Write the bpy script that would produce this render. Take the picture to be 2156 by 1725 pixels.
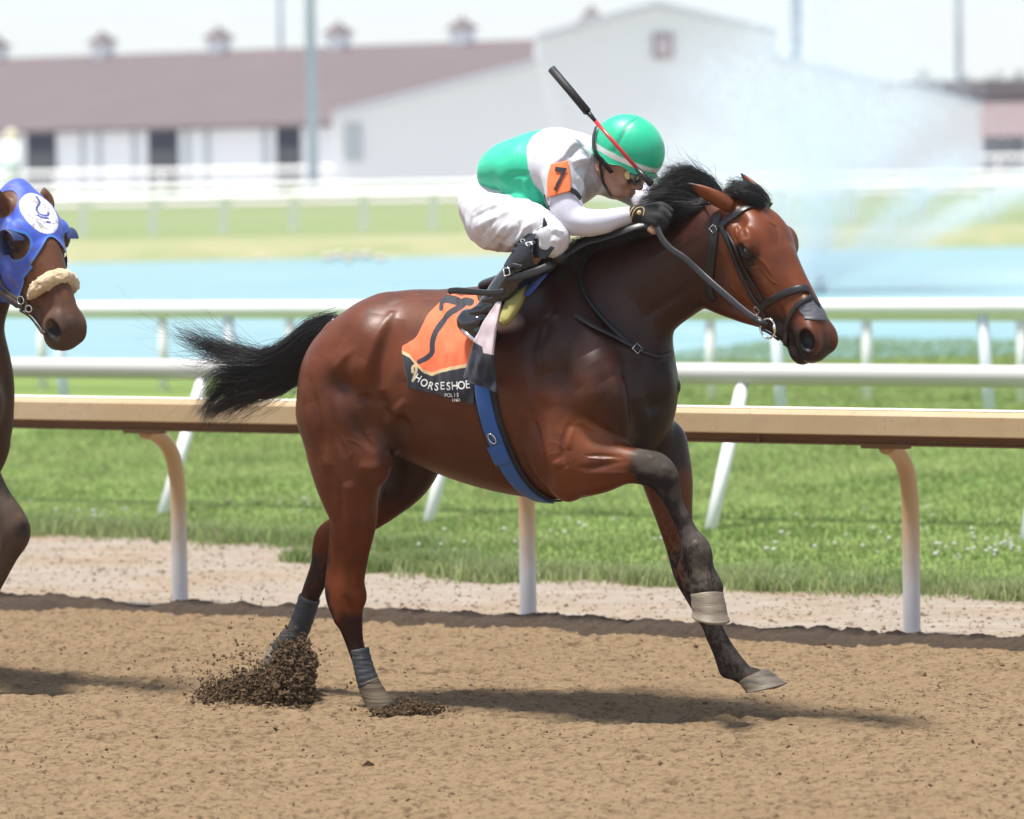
import bpy, math, random
import numpy as np
from mathutils import Vector, Matrix
from mathutils.bvhtree import BVHTree
R = math.radians
for o in list(bpy.data.objects): bpy.data.objects.remove(o)
scene = bpy.context.scene
COL = scene.collection
# ------------------------------------------------------------------ camera
FPX = 8120.0                      # focal length in pixels of a 2156 px wide frame
CAM = np.array([0.0, 0.0, 1.99])
TH = math.atan((862.5 - 334.0) / FPX); ROLL = 0.017
_r0 = np.array([1.0, 0, 0]); _fw = np.array([0, math.cos(TH), -math.sin(TH)]); _up0 = np.array([0, math.sin(TH), math.cos(TH)])
_rt = math.cos(ROLL) * _r0 - math.sin(ROLL) * _up0
_up = math.cos(ROLL) * _up0 + math.sin(ROLL) * _r0
cam = bpy.data.cameras.new("camera"); camo = bpy.data.objects.new("camera", cam); COL.objects.link(camo)
cam.lens = 36 * FPX / 2156; cam.sensor_width = 36; cam.clip_end = 6000; cam.clip_start = 0.5
camo.matrix_world = Matrix(((_rt[0], _up[0], -_fw[0], CAM[0]), (_rt[1], _up[1], -_fw[1], CAM[1]), (_rt[2], _up[2], -_fw[2], CAM[2]), (0, 0, 0, 1)))
cam.dof.use_dof = True; cam.dof.focus_distance = 13.75; cam.dof.aperture_fstop = 2.8
scene.camera = camo
# ------------------------------------------------------------------ sky and sun
SUN_EL, SUN_AZ = R(76), R(-108)       # azimuth measured from +Y towards +X : the sun stands high on the left, a little behind the camera
world = bpy.data.worlds.new("World"); scene.world = world; world.use_nodes = True
_nt = world.node_tree; _bg = _nt.nodes["Background"]
_sky = _nt.nodes.new("ShaderNodeTexSky"); _sky.sky_type = 'NISHITA'; _sky.sun_disc = False
_sky.sun_elevation = SUN_EL; _sky.sun_rotation = SUN_AZ; _sky.air_density = 1.0; _sky.dust_density = 1.0; _sky.ozone_density = 1.0; _sky.altitude = 200
_bg.inputs[1].default_value = 0.10
# a thin white veil of high cloud over the blue
_tc = _nt.nodes.new("ShaderNodeTexCoord"); _cn = _nt.nodes.new("ShaderNodeTexNoise"); _cn.inputs['Scale'].default_value = 2.2; _cn.inputs['Detail'].default_value = 6
_cm = _nt.nodes.new("ShaderNodeMapping"); _cm.inputs['Scale'].default_value = (1, 1, 3.5); _nt.links.new(_tc.outputs['Generated'], _cm.inputs[0]); _nt.links.new(_cm.outputs[0], _cn.inputs['Vector'])
_cr = _nt.nodes.new("ShaderNodeMapRange"); _cr.inputs['From Min'].default_value = .3; _cr.inputs['From Max'].default_value = .7; _cr.inputs['To Min'].default_value = .45; _cr.inputs['To Max'].default_value = .8; _nt.links.new(_cn.outputs[0], _cr.inputs[0])
_sx = _nt.nodes.new("ShaderNodeSeparateXYZ"); _nt.links.new(_tc.outputs['Generated'], _sx.inputs[0]); _el = _nt.nodes.new("ShaderNodeMapRange"); _el.inputs['From Min'].default_value = .04; _el.inputs['From Max'].default_value = .55; _el.inputs['To Min'].default_value = 1.35; _el.inputs['To Max'].default_value = .46; _nt.links.new(_sx.outputs['Z'], _el.inputs[0])
_ml = _nt.nodes.new("ShaderNodeMath"); _ml.operation = 'MULTIPLY'; _ml.use_clamp = True; _nt.links.new(_cr.outputs[0], _ml.inputs[0]); _nt.links.new(_el.outputs[0], _ml.inputs[1])
_cx = _nt.nodes.new("ShaderNodeMix"); _cx.data_type = 'RGBA'; _nt.links.new(_ml.outputs[0], _cx.inputs['Factor']); _nt.links.new(_sky.outputs[0], _cx.inputs['A']); _cx.inputs['B'].default_value = (7.3, 7.65, 7.9, 1)
_nt.links.new(_cx.outputs['Result'], _bg.inputs[0])
_sl = bpy.data.lights.new("sun", 'SUN'); _sl.energy = 4.8; _sl.angle = R(9.0); _sl.color = (1, 0.955, 0.89)
suno = bpy.data.objects.new("sun", _sl); COL.objects.link(suno)
SUNV = np.array([math.cos(SUN_EL) * math.sin(SUN_AZ), math.cos(SUN_EL) * math.cos(SUN_AZ), math.sin(SUN_EL)])
suno.rotation_euler = Vector(SUNV).to_track_quat('Z', 'Y').to_euler()
scene.view_settings.view_transform = 'Standard'; scene.view_settings.look = 'None'
scene.view_settings.exposure = 0.55; scene.view_settings.gamma = 1
scene.render.engine = 'CYCLES'; scene.cycles.use_denoising = True
scene.cycles.max_bounces = 10; scene.cycles.diffuse_bounces = 8; scene.cycles.transmission_bounces = 8; scene.cycles.caustics_reflective = False; scene.cycles.caustics_refractive = False; scene.cycles.transparent_max_bounces = 32
rng = np.random.default_rng(7); random.seed(7)
# ------------------------------------------------------------------ pixel -> world
def ray(px, py):
    px = np.asarray(px, float); py = np.asarray(py, float)
    v = _fw * FPX + px[..., None] * 0
    v = v + (px - 1078)[..., None] * _rt + (862.5 - py)[..., None] * _up
    return v / np.linalg.norm(v, axis=-1, keepdims=True)
def at_y(px, py, Y):
    v = ray(px, py); t = (Y - CAM[1]) / v[..., 1]
    return CAM + v * t[..., None]
def at_ground(px, py, z=0.0):
    v = ray(px, py); t = (z - CAM[2]) / v[..., 2]
    return CAM + v * t[..., None]
class Frame:                       # an animal's own frame: U forward, N to its near side, Z up
    def __init__(s, O, alpha):
        s.O = np.array(O, float); s.U = np.array([math.cos(alpha), -math.sin(alpha), 0]); s.N = np.array([-math.sin(alpha), -math.cos(alpha), 0]); s.Z = np.array([0, 0, 1.0])
        s.M = np.stack([s.U, s.N, s.Z])
    def loc(s, p): return (np.asarray(p, float) - s.O) @ s.M.T
    def wor(s, q): return np.asarray(q, float) @ s.M + s.O
    def pt(s, px, py, w=0.0):      # point seen at (px,py) in the plane w to the near side; local coordinates
        v = ray(px, py); t = (w - (CAM - s.O) @ s.N) / (v @ s.N)
        return s.loc(CAM + v * (t[..., None] if np.ndim(t) else t))
ALPHA = R(27.8)
# ------------------------------------------------------------------ objects, tags, materials
def link(name, mesh, parent=None, mat=None):
    o = bpy.data.objects.new(name, mesh); COL.objects.link(o)
    if parent is not None: o.parent = parent
    if mat is not None and mesh is not None:
        for m in (mat if isinstance(mat, (list, tuple)) else [mat]): mesh.materials.append(m)
    return o
def tag(o, label=None, cat=None, group=None, kind=None):
    if label: o['label'] = label
    if cat: o['category'] = cat
    if group: o['group'] = group
    if kind: o['kind'] = kind
    return o
def empty(name, loc, label=None, cat=None, group=None):
    o = bpy.data.objects.new(name, None); COL.objects.link(o); o.location = loc; o.empty_display_size = 0.1
    o['_loc'] = [float(x) for x in loc]
    return tag(o, label, cat, group)
def off(parent):
    t = np.zeros(3)
    while parent is not None:
        if '_loc' in parent.keys(): t = t + np.array(parent['_loc'][:])
        parent = parent.parent
    return t
def mesh_np(name, V, F, parent=None, mat=None, smooth=True, mi=None, colors=None):
    """V in WORLD coordinates; placed relative to the parent empty's location"""
    V = np.asarray(V, np.float32)
    me = bpy.data.meshes.new(name)
    if isinstance(F, np.ndarray):
        n, k = F.shape
        me.vertices.add(len(V)); me.loops.add(n * k); me.polygons.add(n)
        base = off(parent) if parent is not None else np.zeros(3)
        me.vertices.foreach_set('co', (V - base).astype(np.float32).ravel())
        me.loops.foreach_set('vertex_index', F.astype(np.int32).ravel())
        me.polygons.foreach_set('loop_start', (np.arange(n) * k).astype(np.int32))
        me.polygons.foreach_set('loop_total', np.full(n, k, np.int32))
        me.update(calc_edges=True); me.validate()
    else:
        base = off(parent) if parent is not None else np.zeros(3)
        me.from_pydata([tuple(v) for v in (V - base)], [], [tuple(int(i) for i in f) for f in F]); me.update()
    me.polygons.foreach_set('use_smooth', np.full(len(me.polygons), smooth, bool))
    if mi is not None: me.polygons.foreach_set('material_index', np.asarray(mi, np.int32))
    if colors is not None:
        ca = me.color_attributes.new('coat', 'FLOAT_COLOR', 'POINT')
        cc = np.ones((len(V), 4), np.float32); cc[:, :np.shape(colors)[1]] = colors; ca.data.foreach_set('color', cc.ravel())
    return link(name, me, parent, mat)
class MB:                          # collects shapes for one mesh
    def __init__(s): s.V = []; s.F = []; s.n = 0
    def add(s, V, F):
        V = np.asarray(V, float).reshape(-1, 3); s.V.append(V); s.F += [tuple(int(i) + s.n for i in f) for f in F]; s.n += len(V); return s
    def box(s, c, sz, M=None):
        c = np.asarray(c, float); x, y, z = np.asarray(sz, float) / 2
        v = np.array([(-x,-y,-z),(x,-y,-z),(x,y,-z),(-x,y,-z),(-x,-y,z),(x,-y,z),(x,y,z),(-x,y,z)])
        if M is not None: v = v @ np.asarray(M)
        return s.add(v + c, [(0,3,2,1),(4,5,6,7),(0,1,5,4),(1,2,6,5),(2,3,7,6),(3,0,4,7)])
    def tube(s, P, r, n=10, caps=True, flat=None, side=None):
        P = np.asarray(P, float); m = len(P); r = np.broadcast_to(np.asarray(r, float), (m,))
        T = np.gradient(P, axis=0); T /= np.linalg.norm(T, axis=1, keepdims=True) + 1e-12
        ref = np.array([0, 0, 1.0]) if side is None else np.asarray(side, float)
        V = []; prev = None
        for i in range(m):
            a = np.cross(T[i], ref if np.ndim(ref) == 1 else ref[i])
            if np.linalg.norm(a) < 1e-3: a = prev if prev is not None else np.cross(T[i], [0, 1.0, 0.01])
            a = a / np.linalg.norm(a)
            if prev is not None and a @ prev < 0: a = -a
            prev = a; b = np.cross(T[i], a)
            fl = 1.0 if flat is None else flat
            for k in range(n):
                t = 2 * math.pi * k / n
                V.append(P[i] + r[i] * (math.cos(t) * a + fl * math.sin(t) * b))
        F = [(i * n + k, i * n + (k + 1) % n, (i + 1) * n + (k + 1) % n, (i + 1) * n + k) for i in range(m - 1) for k in range(n)]
        if caps: F += [tuple(range(n - 1, -1, -1)), tuple((m - 1) * n + k for k in range(n))]
        return s.add(V, F)
    def ellip(s, c, r, M=None, nu=20, nv=12):
        V = []; F = []
        for j in range(nv + 1):
            ph = math.pi * j / nv
            for i in range(nu):
                th = 2 * math.pi * i / nu
                V.append((r[0] * math.sin(ph) * math.cos(th), r[1] * math.sin(ph) * math.sin(th), r[2] * math.cos(ph)))
        V = np.array(V)
        if M is not None: V = V @ np.asarray(M)
        for j in range(nv):
            for i in range(nu): F.append((j * nu + i, (j + 1) * nu + i, (j + 1) * nu + (i + 1) % nu, j * nu + (i + 1) % nu))
        return s.add(V + np.asarray(c), F)
    def build(s, name, mat, parent=None, smooth=False, mi=None):
        return mesh_np(name, np.concatenate(s.V), s.F, parent, mat, smooth, mi)
def catmull(P, n=8):
    P = np.asarray(P, float); Q = np.vstack([2 * P[0] - P[1], P, 2 * P[-1] - P[-2]]); out = []
    for i in range(1, len(Q) - 2):
        p0, p1, p2, p3 = Q[i - 1], Q[i], Q[i + 1], Q[i + 2]
        for t in np.arange(n) / n:
            out.append(0.5 * (2 * p1 + (p2 - p0) * t + (2 * p0 - 5 * p1 + 4 * p2 - p3) * t * t + (3 * p1 - p0 - 3 * p2 + p3) * t ** 3))
    out.append(P[-1]); return np.array(out)
# ---- node material helper
def mat(name, color=(.5, .5, .5), rough=.6, noise=None, bump=None, metal=0.0, coat=0.0, sheen=0.0, attr=None, spec=.5, trans=0.0, alpha=None, emis=None, sub=0.0, coat_rough=.1):
    m = bpy.data.materials.new(name); m.use_nodes = True; nt = m.node_tree; b = nt.nodes['Principled BSDF']
    b.inputs['Base Color'].default_value = (*color, 1); b.inputs['Roughness'].default_value = rough; b.inputs['Metallic'].default_value = metal
    b.inputs['Coat Weight'].default_value = coat; b.inputs['Coat Roughness'].default_value = coat_rough; b.inputs['Sheen Weight'].default_value = sheen
    b.inputs['Specular IOR Level'].default_value = spec; b.inputs['Transmission Weight'].default_value = trans
    if sub: b.inputs['Subsurface Weight'].default_value = sub; b.inputs['Subsurface Radius'].default_value = (.02, .008, .005); b.inputs['Subsurface Scale'].default_value = .5
    tc = nt.nodes.new('ShaderNodeTexCoord'); src = None
    if attr:
        a = nt.nodes.new('ShaderNodeAttribute'); a.attribute_name = attr; src = a.outputs['Color']
    if noise:                      # list of (scale, amount, color2, lo, hi, stretch)
        for (sc, amt, c2, lo, hi, st) in noise:
            mp = nt.nodes.new('ShaderNodeMapping'); mp.inputs['Scale'].default_value = st; nt.links.new(tc.outputs['Object'], mp.inputs[0])
            nz = nt.nodes.new('ShaderNodeTexNoise'); nz.inputs['Scale'].default_value = sc; nz.inputs['Detail'].default_value = 6; nz.inputs['Roughness'].default_value = .6
            nt.links.new(mp.outputs[0], nz.inputs['Vector'])
            mr = nt.nodes.new('ShaderNodeMapRange'); mr.inputs['From Min'].default_value = lo; mr.inputs['From Max'].default_value = hi; mr.inputs['To Max'].default_value = amt
            nt.links.new(nz.outputs[0], mr.inputs[0])
            mx = nt.nodes.new('ShaderNodeMix'); mx.data_type = 'RGBA'
            nt.links.new(mr.outputs[0], mx.inputs['Factor'])
            if src is None: mx.inputs['A'].default_value = (*color, 1)
            else: nt.links.new(src, mx.inputs['A'])
            mx.inputs['B'].default_value = (*c2, 1); src = mx.outputs['Result']
    if src is not None: nt.links.new(src, b.inputs['Base Color'])
    if bump:                       # list of (scale, strength, distance, stretch)
        nrm = None
        for (sc, stg, dist, st) in bump:
            mp = nt.nodes.new('ShaderNodeMapping'); mp.inputs['Scale'].default_value = st; nt.links.new(tc.outputs['Object'], mp.inputs[0])
            nz = nt.nodes.new('ShaderNodeTexNoise'); nz.inputs['Scale'].default_value = sc; nz.inputs['Detail'].default_value = 5
            nt.links.new(mp.outputs[0], nz.inputs['Vector'])
            bp = nt.nodes.new('ShaderNodeBump'); bp.inputs['Strength'].default_value = stg; bp.inputs['Distance'].default_value = dist
            nt.links.new(nz.outputs[0], bp.inputs['Height'])
            if nrm is not None: nt.links.new(nrm, bp.inputs['Normal'])
            nrm = bp.outputs[0]
        nt.links.new(nrm, b.inputs['Normal'])
    if emis: b.inputs['Emission Color'].default_value = (*emis[0], 1); b.inputs['Emission Strength'].default_value = emis[1]
    return m
# ------------------------------------------------------------------ sculpting in a distance field
class Vol:
    def __init__(s, lo, hi, h):
        s.lo = np.array(lo, np.float32); s.h = h; s.n = np.ceil((np.array(hi) - s.lo) / h).astype(int) + 1
        s.D = np.full(s.n, 0.5, np.float32)
    def blk(s, c0, c1):
        i0 = np.clip(np.floor((np.minimum(c0, c1) - s.lo) / s.h).astype(int), 0, s.n); i1 = np.clip(np.ceil((np.maximum(c0, c1) - s.lo) / s.h).astype(int) + 1, 0, s.n); i1 = np.maximum(i0, i1)
        sl = tuple(slice(a, b) for a, b in zip(i0, i1))
        g = [s.lo[k] + s.h * np.arange(i0[k], i1[k], dtype=np.float32) for k in range(3)]
        return sl, (g[0][:, None, None], g[1][None, :, None], g[2][None, None, :])
    def blend(s, sl, d, k, sub=False):
        A = s.D[sl]
        if sub:
            d = -d; h = np.maximum(k - np.abs(A - d), 0) / k; s.D[sl] = np.maximum(A, d) + h * h * k * .25
        else:
            h = np.maximum(k - np.abs(A - d), 0) / k; s.D[sl] = np.minimum(A, d) - h * h * k * .25
    def chain(s, P, k=.03, n=6, lat=(0, 1, 0), sub=False):
        """P rows: x,y,z,r,sw  - a limb with a cross-section r by r*sw (sw along 'lat')"""
        P = np.asarray(P, float)
        if len(P) == 2: Q = np.array([P[0] + (P[1] - P[0]) * t for t in np.linspace(0, 1, 4)])
        else:
            ln = np.linalg.norm(np.diff(P[:, :3], axis=0), axis=1).max(); n = int(min(24, max(3, math.ceil(ln / (.08 * P[:, 3].mean() + .004)))))
            Q = catmull(P, n)
        L = np.asarray(lat, float); L = L / np.linalg.norm(L)
        rm = (Q[:, 3] * np.maximum(1, Q[:, 4])).max() + k + 2 * s.h
        sl, _ = s.blk(Q[:, :3].min(0) - rm, Q[:, :3].max(0) + rm)
        off0 = [x.start for x in sl]
        if 0 in s.D[sl].shape: return
        S = np.full(s.D[sl].shape, 9.0, np.float32)
        for a, b in zip(Q[:-1], Q[1:]):
            ab = b[:3] - a[:3]; l2 = ab @ ab + 1e-12
            rr = max(a[3] * max(1, a[4]), b[3] * max(1, b[4])) + k + 2 * s.h
            s2, g = s.blk(np.minimum(a[:3], b[:3]) - rr, np.maximum(a[:3], b[:3]) + rr)
            if 0 in s.D[s2].shape: continue
            x, y, z = g[0] - np.float32(a[0]), g[1] - np.float32(a[1]), g[2] - np.float32(a[2])
            t = np.clip((x * np.float32(ab[0]) + y * np.float32(ab[1]) + z * np.float32(ab[2])) * np.float32(1 / l2), 0, 1)
            qx = x - t * np.float32(ab[0]); qy = y - t * np.float32(ab[1]); qz = z - t * np.float32(ab[2])
            ql = qx * np.float32(L[0]) + qy * np.float32(L[1]) + qz * np.float32(L[2])
            q2 = qx * qx + qy * qy + qz * qz
            r = a[3] + (b[3] - a[3]) * t; sw = a[4] + (b[4] - a[4]) * t
            rl = r * sw
            e = np.sqrt(np.maximum(q2 - ql * ql, 0) / (r * r) + ql * ql / (rl * rl))
            d = ((e - 1) * np.minimum(r, rl)).astype(np.float32)
            ls = tuple(slice(v.start - o, v.stop - o) for v, o in zip(s2, off0))
            S[ls] = np.minimum(S[ls], d)
        s.blend(sl, S, k, sub)
    def ell(s, c, r, k=.03, M=None, sub=False):
        """ellipsoid; M rows = its axes"""
        c = np.asarray(c, float); r = np.asarray(r, float); M = np.eye(3) if M is None else np.asarray(M, float)
        ext = np.sqrt(((M.T * r) ** 2).sum(1)) + k + 2 * s.h
        sl, g = s.blk(c - ext, c + ext)
        if 0 in s.D[sl].shape: return
        x, y, z = g[0] - np.float32(c[0]), g[1] - np.float32(c[1]), g[2] - np.float32(c[2])
        k0 = 0; k1 = 0
        for a in range(3):
            p = x * np.float32(M[a, 0]) + y * np.float32(M[a, 1]) + z * np.float32(M[a, 2])
            k0 = k0 + (p / r[a]) ** 2; k1 = k1 + (p / r[a] ** 2) ** 2
        k0 = np.sqrt(k0); d = k0 * (k0 - 1) / (np.sqrt(k1) + 1e-6)
        s.blend(sl, d.astype(np.float32), k, sub)
    def nets(s):
        D = s.D; I = D < 0; n = np.array(D.shape)
        cc = np.zeros(n - 1, np.int8)
        for dx in (0, 1):
            for dy in (0, 1):
                for dz in (0, 1): cc += I[dx:n[0] - 1 + dx, dy:n[1] - 1 + dy, dz:n[2] - 1 + dz]
        act = np.argwhere((cc > 0) & (cc < 8)); idx = np.full(n - 1, -1, np.int32); idx[tuple(act.T)] = np.arange(len(act))
        acc = np.zeros((len(act), 3)); cnt = np.zeros(len(act))
        cs = [(a, b, c) for a in (0, 1) for b in (0, 1) for c in (0, 1)]
        for a in range(8):
            for b in range(a + 1, 8):
                if sum(abs(np.array(cs[a]) - cs[b])) != 1: continue
                pa = act + cs[a]; pb = act + cs[b]; va = D[tuple(pa.T)]; vb = D[tuple(pb.T)]
                m = (va < 0) != (vb < 0); t = va[m] / (va[m] - vb[m])
                acc[m] += pa[m] + (pb[m] - pa[m]) * t[:, None]; cnt[m] += 1
        V = s.lo + s.h * acc / cnt[:, None]; F = []
        for ax in range(3):
            o1, o2 = [(1, 2), (2, 0), (0, 1)][ax]
            sa = [slice(None)] * 3; sb = [slice(None)] * 3; sa[ax] = slice(0, -1); sb[ax] = slice(1, None)
            A = I[tuple(sa)]; B = I[tuple(sb)]
            E = np.argwhere(A != B); E = E[(E[:, o1] > 0) & (E[:, o2] > 0) & (E[:, o1] < n[o1] - 1) & (E[:, o2] < n[o2] - 1)]
            ins = A[tuple(E.T)]
            e1 = np.zeros(3, int); e1[o1] = 1; e2 = np.zeros(3, int); e2[o2] = 1
            q = np.stack([idx[tuple((E - e1 - e2).T)], idx[tuple((E - e2).T)], idx[tuple(E.T)], idx[tuple((E - e1).T)]], 1)
            q[~ins] = q[~ins][:, ::-1]; F.append(q)
        return V, np.concatenate(F)
def relax(V, F, it=2, lam=.5):
    E = np.concatenate([F[:, [0, 1]], F[:, [1, 2]], F[:, [2, 3]], F[:, [3, 0]]]); E = np.vstack([E, E[:, ::-1]])
    deg = np.bincount(E[:, 0], minlength=len(V)).astype(float)[:, None] + 1e-9
    for _ in range(it):
        S = np.stack([np.bincount(E[:, 0], weights=V[E[:, 1], k], minlength=len(V)) for k in range(3)], 1)
        V = V + lam * (S / deg - V)
    return V
def normals(V, F):
    a = V[F[:, 2]] - V[F[:, 0]]; b = V[F[:, 3]] - V[F[:, 1]]; fn = np.cross(a, b)
    N = np.stack([sum(np.bincount(F[:, j], weights=fn[:, k], minlength=len(V)) for j in range(4)) for k in range(3)], 1)
    return N / (np.linalg.norm(N, axis=1, keepdims=True) + 1e-12)
def subdiv(V, F):                  # one Catmull-Clark level through Blender
    me = bpy.data.meshes.new('t'); me.vertices.add(len(V)); me.loops.add(F.size); me.polygons.add(len(F))
    me.vertices.foreach_set('co', V.astype(np.float32).ravel()); me.loops.foreach_set('vertex_index', F.astype(np.int32).ravel())
    me.polygons.foreach_set('loop_start', (np.arange(len(F)) * 4).astype(np.int32)); me.polygons.foreach_set('loop_total', np.full(len(F), 4, np.int32)); me.update(calc_edges=True)
    o = bpy.data.objects.new('t', me); COL.objects.link(o); m = o.modifiers.new('s', 'SUBSURF'); m.levels = 1; m.render_levels = 1
    dg = bpy.context.evaluated_depsgraph_get(); ev = o.evaluated_get(dg); e = ev.to_mesh()
    V2 = np.empty(len(e.vertices) * 3, np.float32); e.vertices.foreach_get('co', V2); F2 = np.empty(len(e.loops), np.int32); e.loops.foreach_get('vertex_index', F2)
    V2 = V2.reshape(-1, 3).astype(float); F2 = F2.reshape(-1, 4); ev.to_mesh_clear(); bpy.data.objects.remove(o); bpy.data.meshes.remove(me)
    return V2, F2
def vnoise(P, seed=0):             # smooth value noise on points (N,3)
    P = np.asarray(P, float); i = np.floor(P).astype(np.int64); f = P - i; f = f * f * (3 - 2 * f); out = 0
    for dx in (0, 1):
        for dy in (0, 1):
            for dz in (0, 1):
                h = (i[:, 0] + dx) * 374761393 + (i[:, 1] + dy) * 668265263 + (i[:, 2] + dz) * 2147483647 + seed * 1274126177
                h = (h ^ (h >> 13)) * 1274126177 & 0xffffffff; h = (h ^ (h >> 16)) & 0xffff
                w = (f[:, 0] if dx else 1 - f[:, 0]) * (f[:, 1] if dy else 1 - f[:, 1]) * (f[:, 2] if dz else 1 - f[:, 2])
                out = out + w * (h / 65535.0)
    return out
def sst(a, b, x): t = np.clip((x - a) / (b - a), 0, 1); return t * t * (3 - 2 * t)
def bvh(V, F): return BVHTree.FromPolygons([tuple(v) for v in V.tolist()], F.tolist())
def strand_mesh(S, r0, r1, nside=3):
    """S (n,m,3) hair strands -> V,F ; tapered tubes"""
    n, m, _ = S.shape; T = np.gradient(S, axis=1); T /= np.linalg.norm(T, axis=2, keepdims=True) + 1e-12
    ref = np.array([.3, -.8, .5]); A = np.cross(T, ref); A /= np.linalg.norm(A, axis=2, keepdims=True) + 1e-9; B = np.cross(T, A)
    rad = np.interp(np.linspace(0, 1, m), [0, .7, 1], [r0, (r0 + r1) / 2, r1])[None, :, None]
    ring = [S + rad * (math.cos(t) * A + math.sin(t) * B) for t in np.arange(nside) * 2 * math.pi / nside]
    V = np.stack(ring, 2).reshape(-1, 3)
    i = (np.arange(n)[:, None, None] * m + np.arange(m - 1)[None, :, None]) * nside; k = np.arange(nside)[None, None, :]; k2 = (k + 1) % nside
    F = np.stack([i + k, i + k2, i + nside + k2, i + nside + k], -1).reshape(-1, 4)
    return V, F
# ================================================================== THE SETTING
A0 = at_ground(380, 1271)[:2]; B0 = at_ground(1920, 1339)[:2]
E = (B0 - A0) / np.linalg.norm(B0 - A0); MQ = np.array([-E[1], E[0]])          # E along the rail, MQ away from the camera
print('rail angle', math.degrees(math.atan2(-E[1], E[0])), 'rail post spacing', np.linalg.norm(B0 - A0) / 2)
def rq(p): p = np.asarray(p)[..., :2] - A0; return p @ E, p @ MQ
def rp(s_, q, z=0.0): return np.array([*(A0 + E * s_ + MQ * q), z])
def grid_mesh(name, xs, ys, hf, m, keep=None, kind='structure'):
    X, Y = np.meshgrid(xs, ys, indexing='ij'); V = np.stack([X.ravel(), Y.ravel(), np.zeros(X.size)], 1); V[:, 2] = hf(V)
    n, k = len(xs), len(ys); i = (np.arange(n - 1)[:, None] * k + np.arange(k - 1)[None]).ravel(); F = np.stack([i, i + k, i + k + 1, i + 1], 1)
    if keep is not None: kk = keep(V); F = F[kk[F].all(1)]
    o = mesh_np(name, V, F, None, m, True); return tag(o, kind=kind)
DIRT = mat('track_dirt', (.225, .156, .090), .95, spec=.12, noise=[(1.2, .45, (.178, .120, .069), .45, .75, (.6, 1, 1)), (9, .45, (.275, .196, .12), .45, .75, (.5, 1, 1)), (45, .85, (.100, .066, .037), .49, .66, (.6, 1, 1)), (3.0, .5, (.165, .112, .066), .58, .75, (.4, 1, 1)), (110, .5, (.36, .27, .165), .58, .75, (.6, 1, 1))], bump=[(55, .9, .014, (.6, 1, 1)), (170, .8, .005, (.7, 1, 1))])
WETD = mat('dark_soil', (.062, .045, .033), .95, spec=.15, noise=[(8, .6, (.055, .04, .03), .4, .7, (1, 1, 1)), (50, .5, (.14, .10, .07), .55, .8, (1, 1, 1))], bump=[(60, .8, .012, (1, 1, 1))])
SAND = mat('pale_dirt_path', (.275, .232, .188), .95, spec=.1, noise=[(1.1, .7, (.25, .175, .11), .46, .62, (.8, 1, 1)), (5, .6, (.22, .165, .11), .54, .66, (.9, 1, 1)), (24, .6, (.17, .125, .085), .58, .68, (1, 1, 1)), (14, .5, (.40, .36, .31), .56, .68, (1, 1, 1)), (6, .5, (.40, .35, .30), .45, .75, (.5, 1, 1)), (30, .35, (.26, .19, .12), .55, .8, (.5, 1, 1))], bump=[(30, .5, .01, (.6, 1, 1))])
def dirt_h(V):
    P = V * np.array([1, 1.0, 0]); o = 0
    for f, a, st, sd in ((1.3, .018, .6, 1), (7, .012, .7, 2), (22, .0115, .75, 3), (60, .0085, .8, 4), (130, .0040, .9, 5)):
        n = vnoise(P * np.array([f * st, f, 1]) + sd * 7.3, sd); n = n * n * (3 - 2 * n) if f > 10 else n; o = o + a * (n - .5)
    r1, r2 = rq(V); o = o + .009 * (vnoise(np.stack([r1 * .7, r2 * 13, r1 * 0], 1), 21) - .5) + .006 * (vnoise(np.stack([r1 * 2.5, r2 * 34, r1 * 0], 1), 22) - .5)
    pit = vnoise(P * np.array([14, 22, 1]) + 5, 9); o = o - .012 * sst(.70, .86, pit)
    foot = vnoise(P * np.array([2.2, 4.2, 1]) + 50, 10); o = o - .02 * sst(.68, .85, foot)
    return o
SAC = np.linspace(-3.3, 3.3, 1100)
grid_mesh('dirt_track', SAC, np.linspace(11.0, 18.2, 1150), dirt_h, DIRT, lambda V: rq(V)[1] < -.18)
def flat(name, poly, z, m, kind='structure'):
    o = mesh_np(name, np.array([(x, y, z) for x, y in poly]), [tuple(range(len(poly)))], None, m, False); return tag(o, kind=kind)
def rpoly(s0, s1, q0, q1): return [tuple(rp(s0, q0)[:2]), tuple(rp(s1, q0)[:2]), tuple(rp(s1, q1)[:2]), tuple(rp(s0, q1)[:2])]
GRS = mat('turf', (.17, .25, .07), .9, spec=.1, noise=[(.35, .55, (.24, .30, .09), .4, .7, (1, 3, 1)), (3, .5, (.11, .20, .045), .45, .7, (.5, 2, 1)), (30, .5, (.19, .25, .08), .5, .75, (1, 1, 1))], bump=[(60, .7, .03, (1, 1, 1))])
FARG = mat('far_turf', (.20, .25, .115), .9, spec=.1, noise=[(.05, .7, (.25, .27, .14), .4, .65, (1, 3, 1)), (.4, .4, (.12, .19, .06), .45, .7, (1, 4, 1))])
flat('ground', [(-2500, -200), (2500, -200), (2500, 4500), (-2500, 4500)], -.08, FARG)
flat('outer_track', rpoly(-400, 400, -40, -.10), -.045, DIRT)
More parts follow.
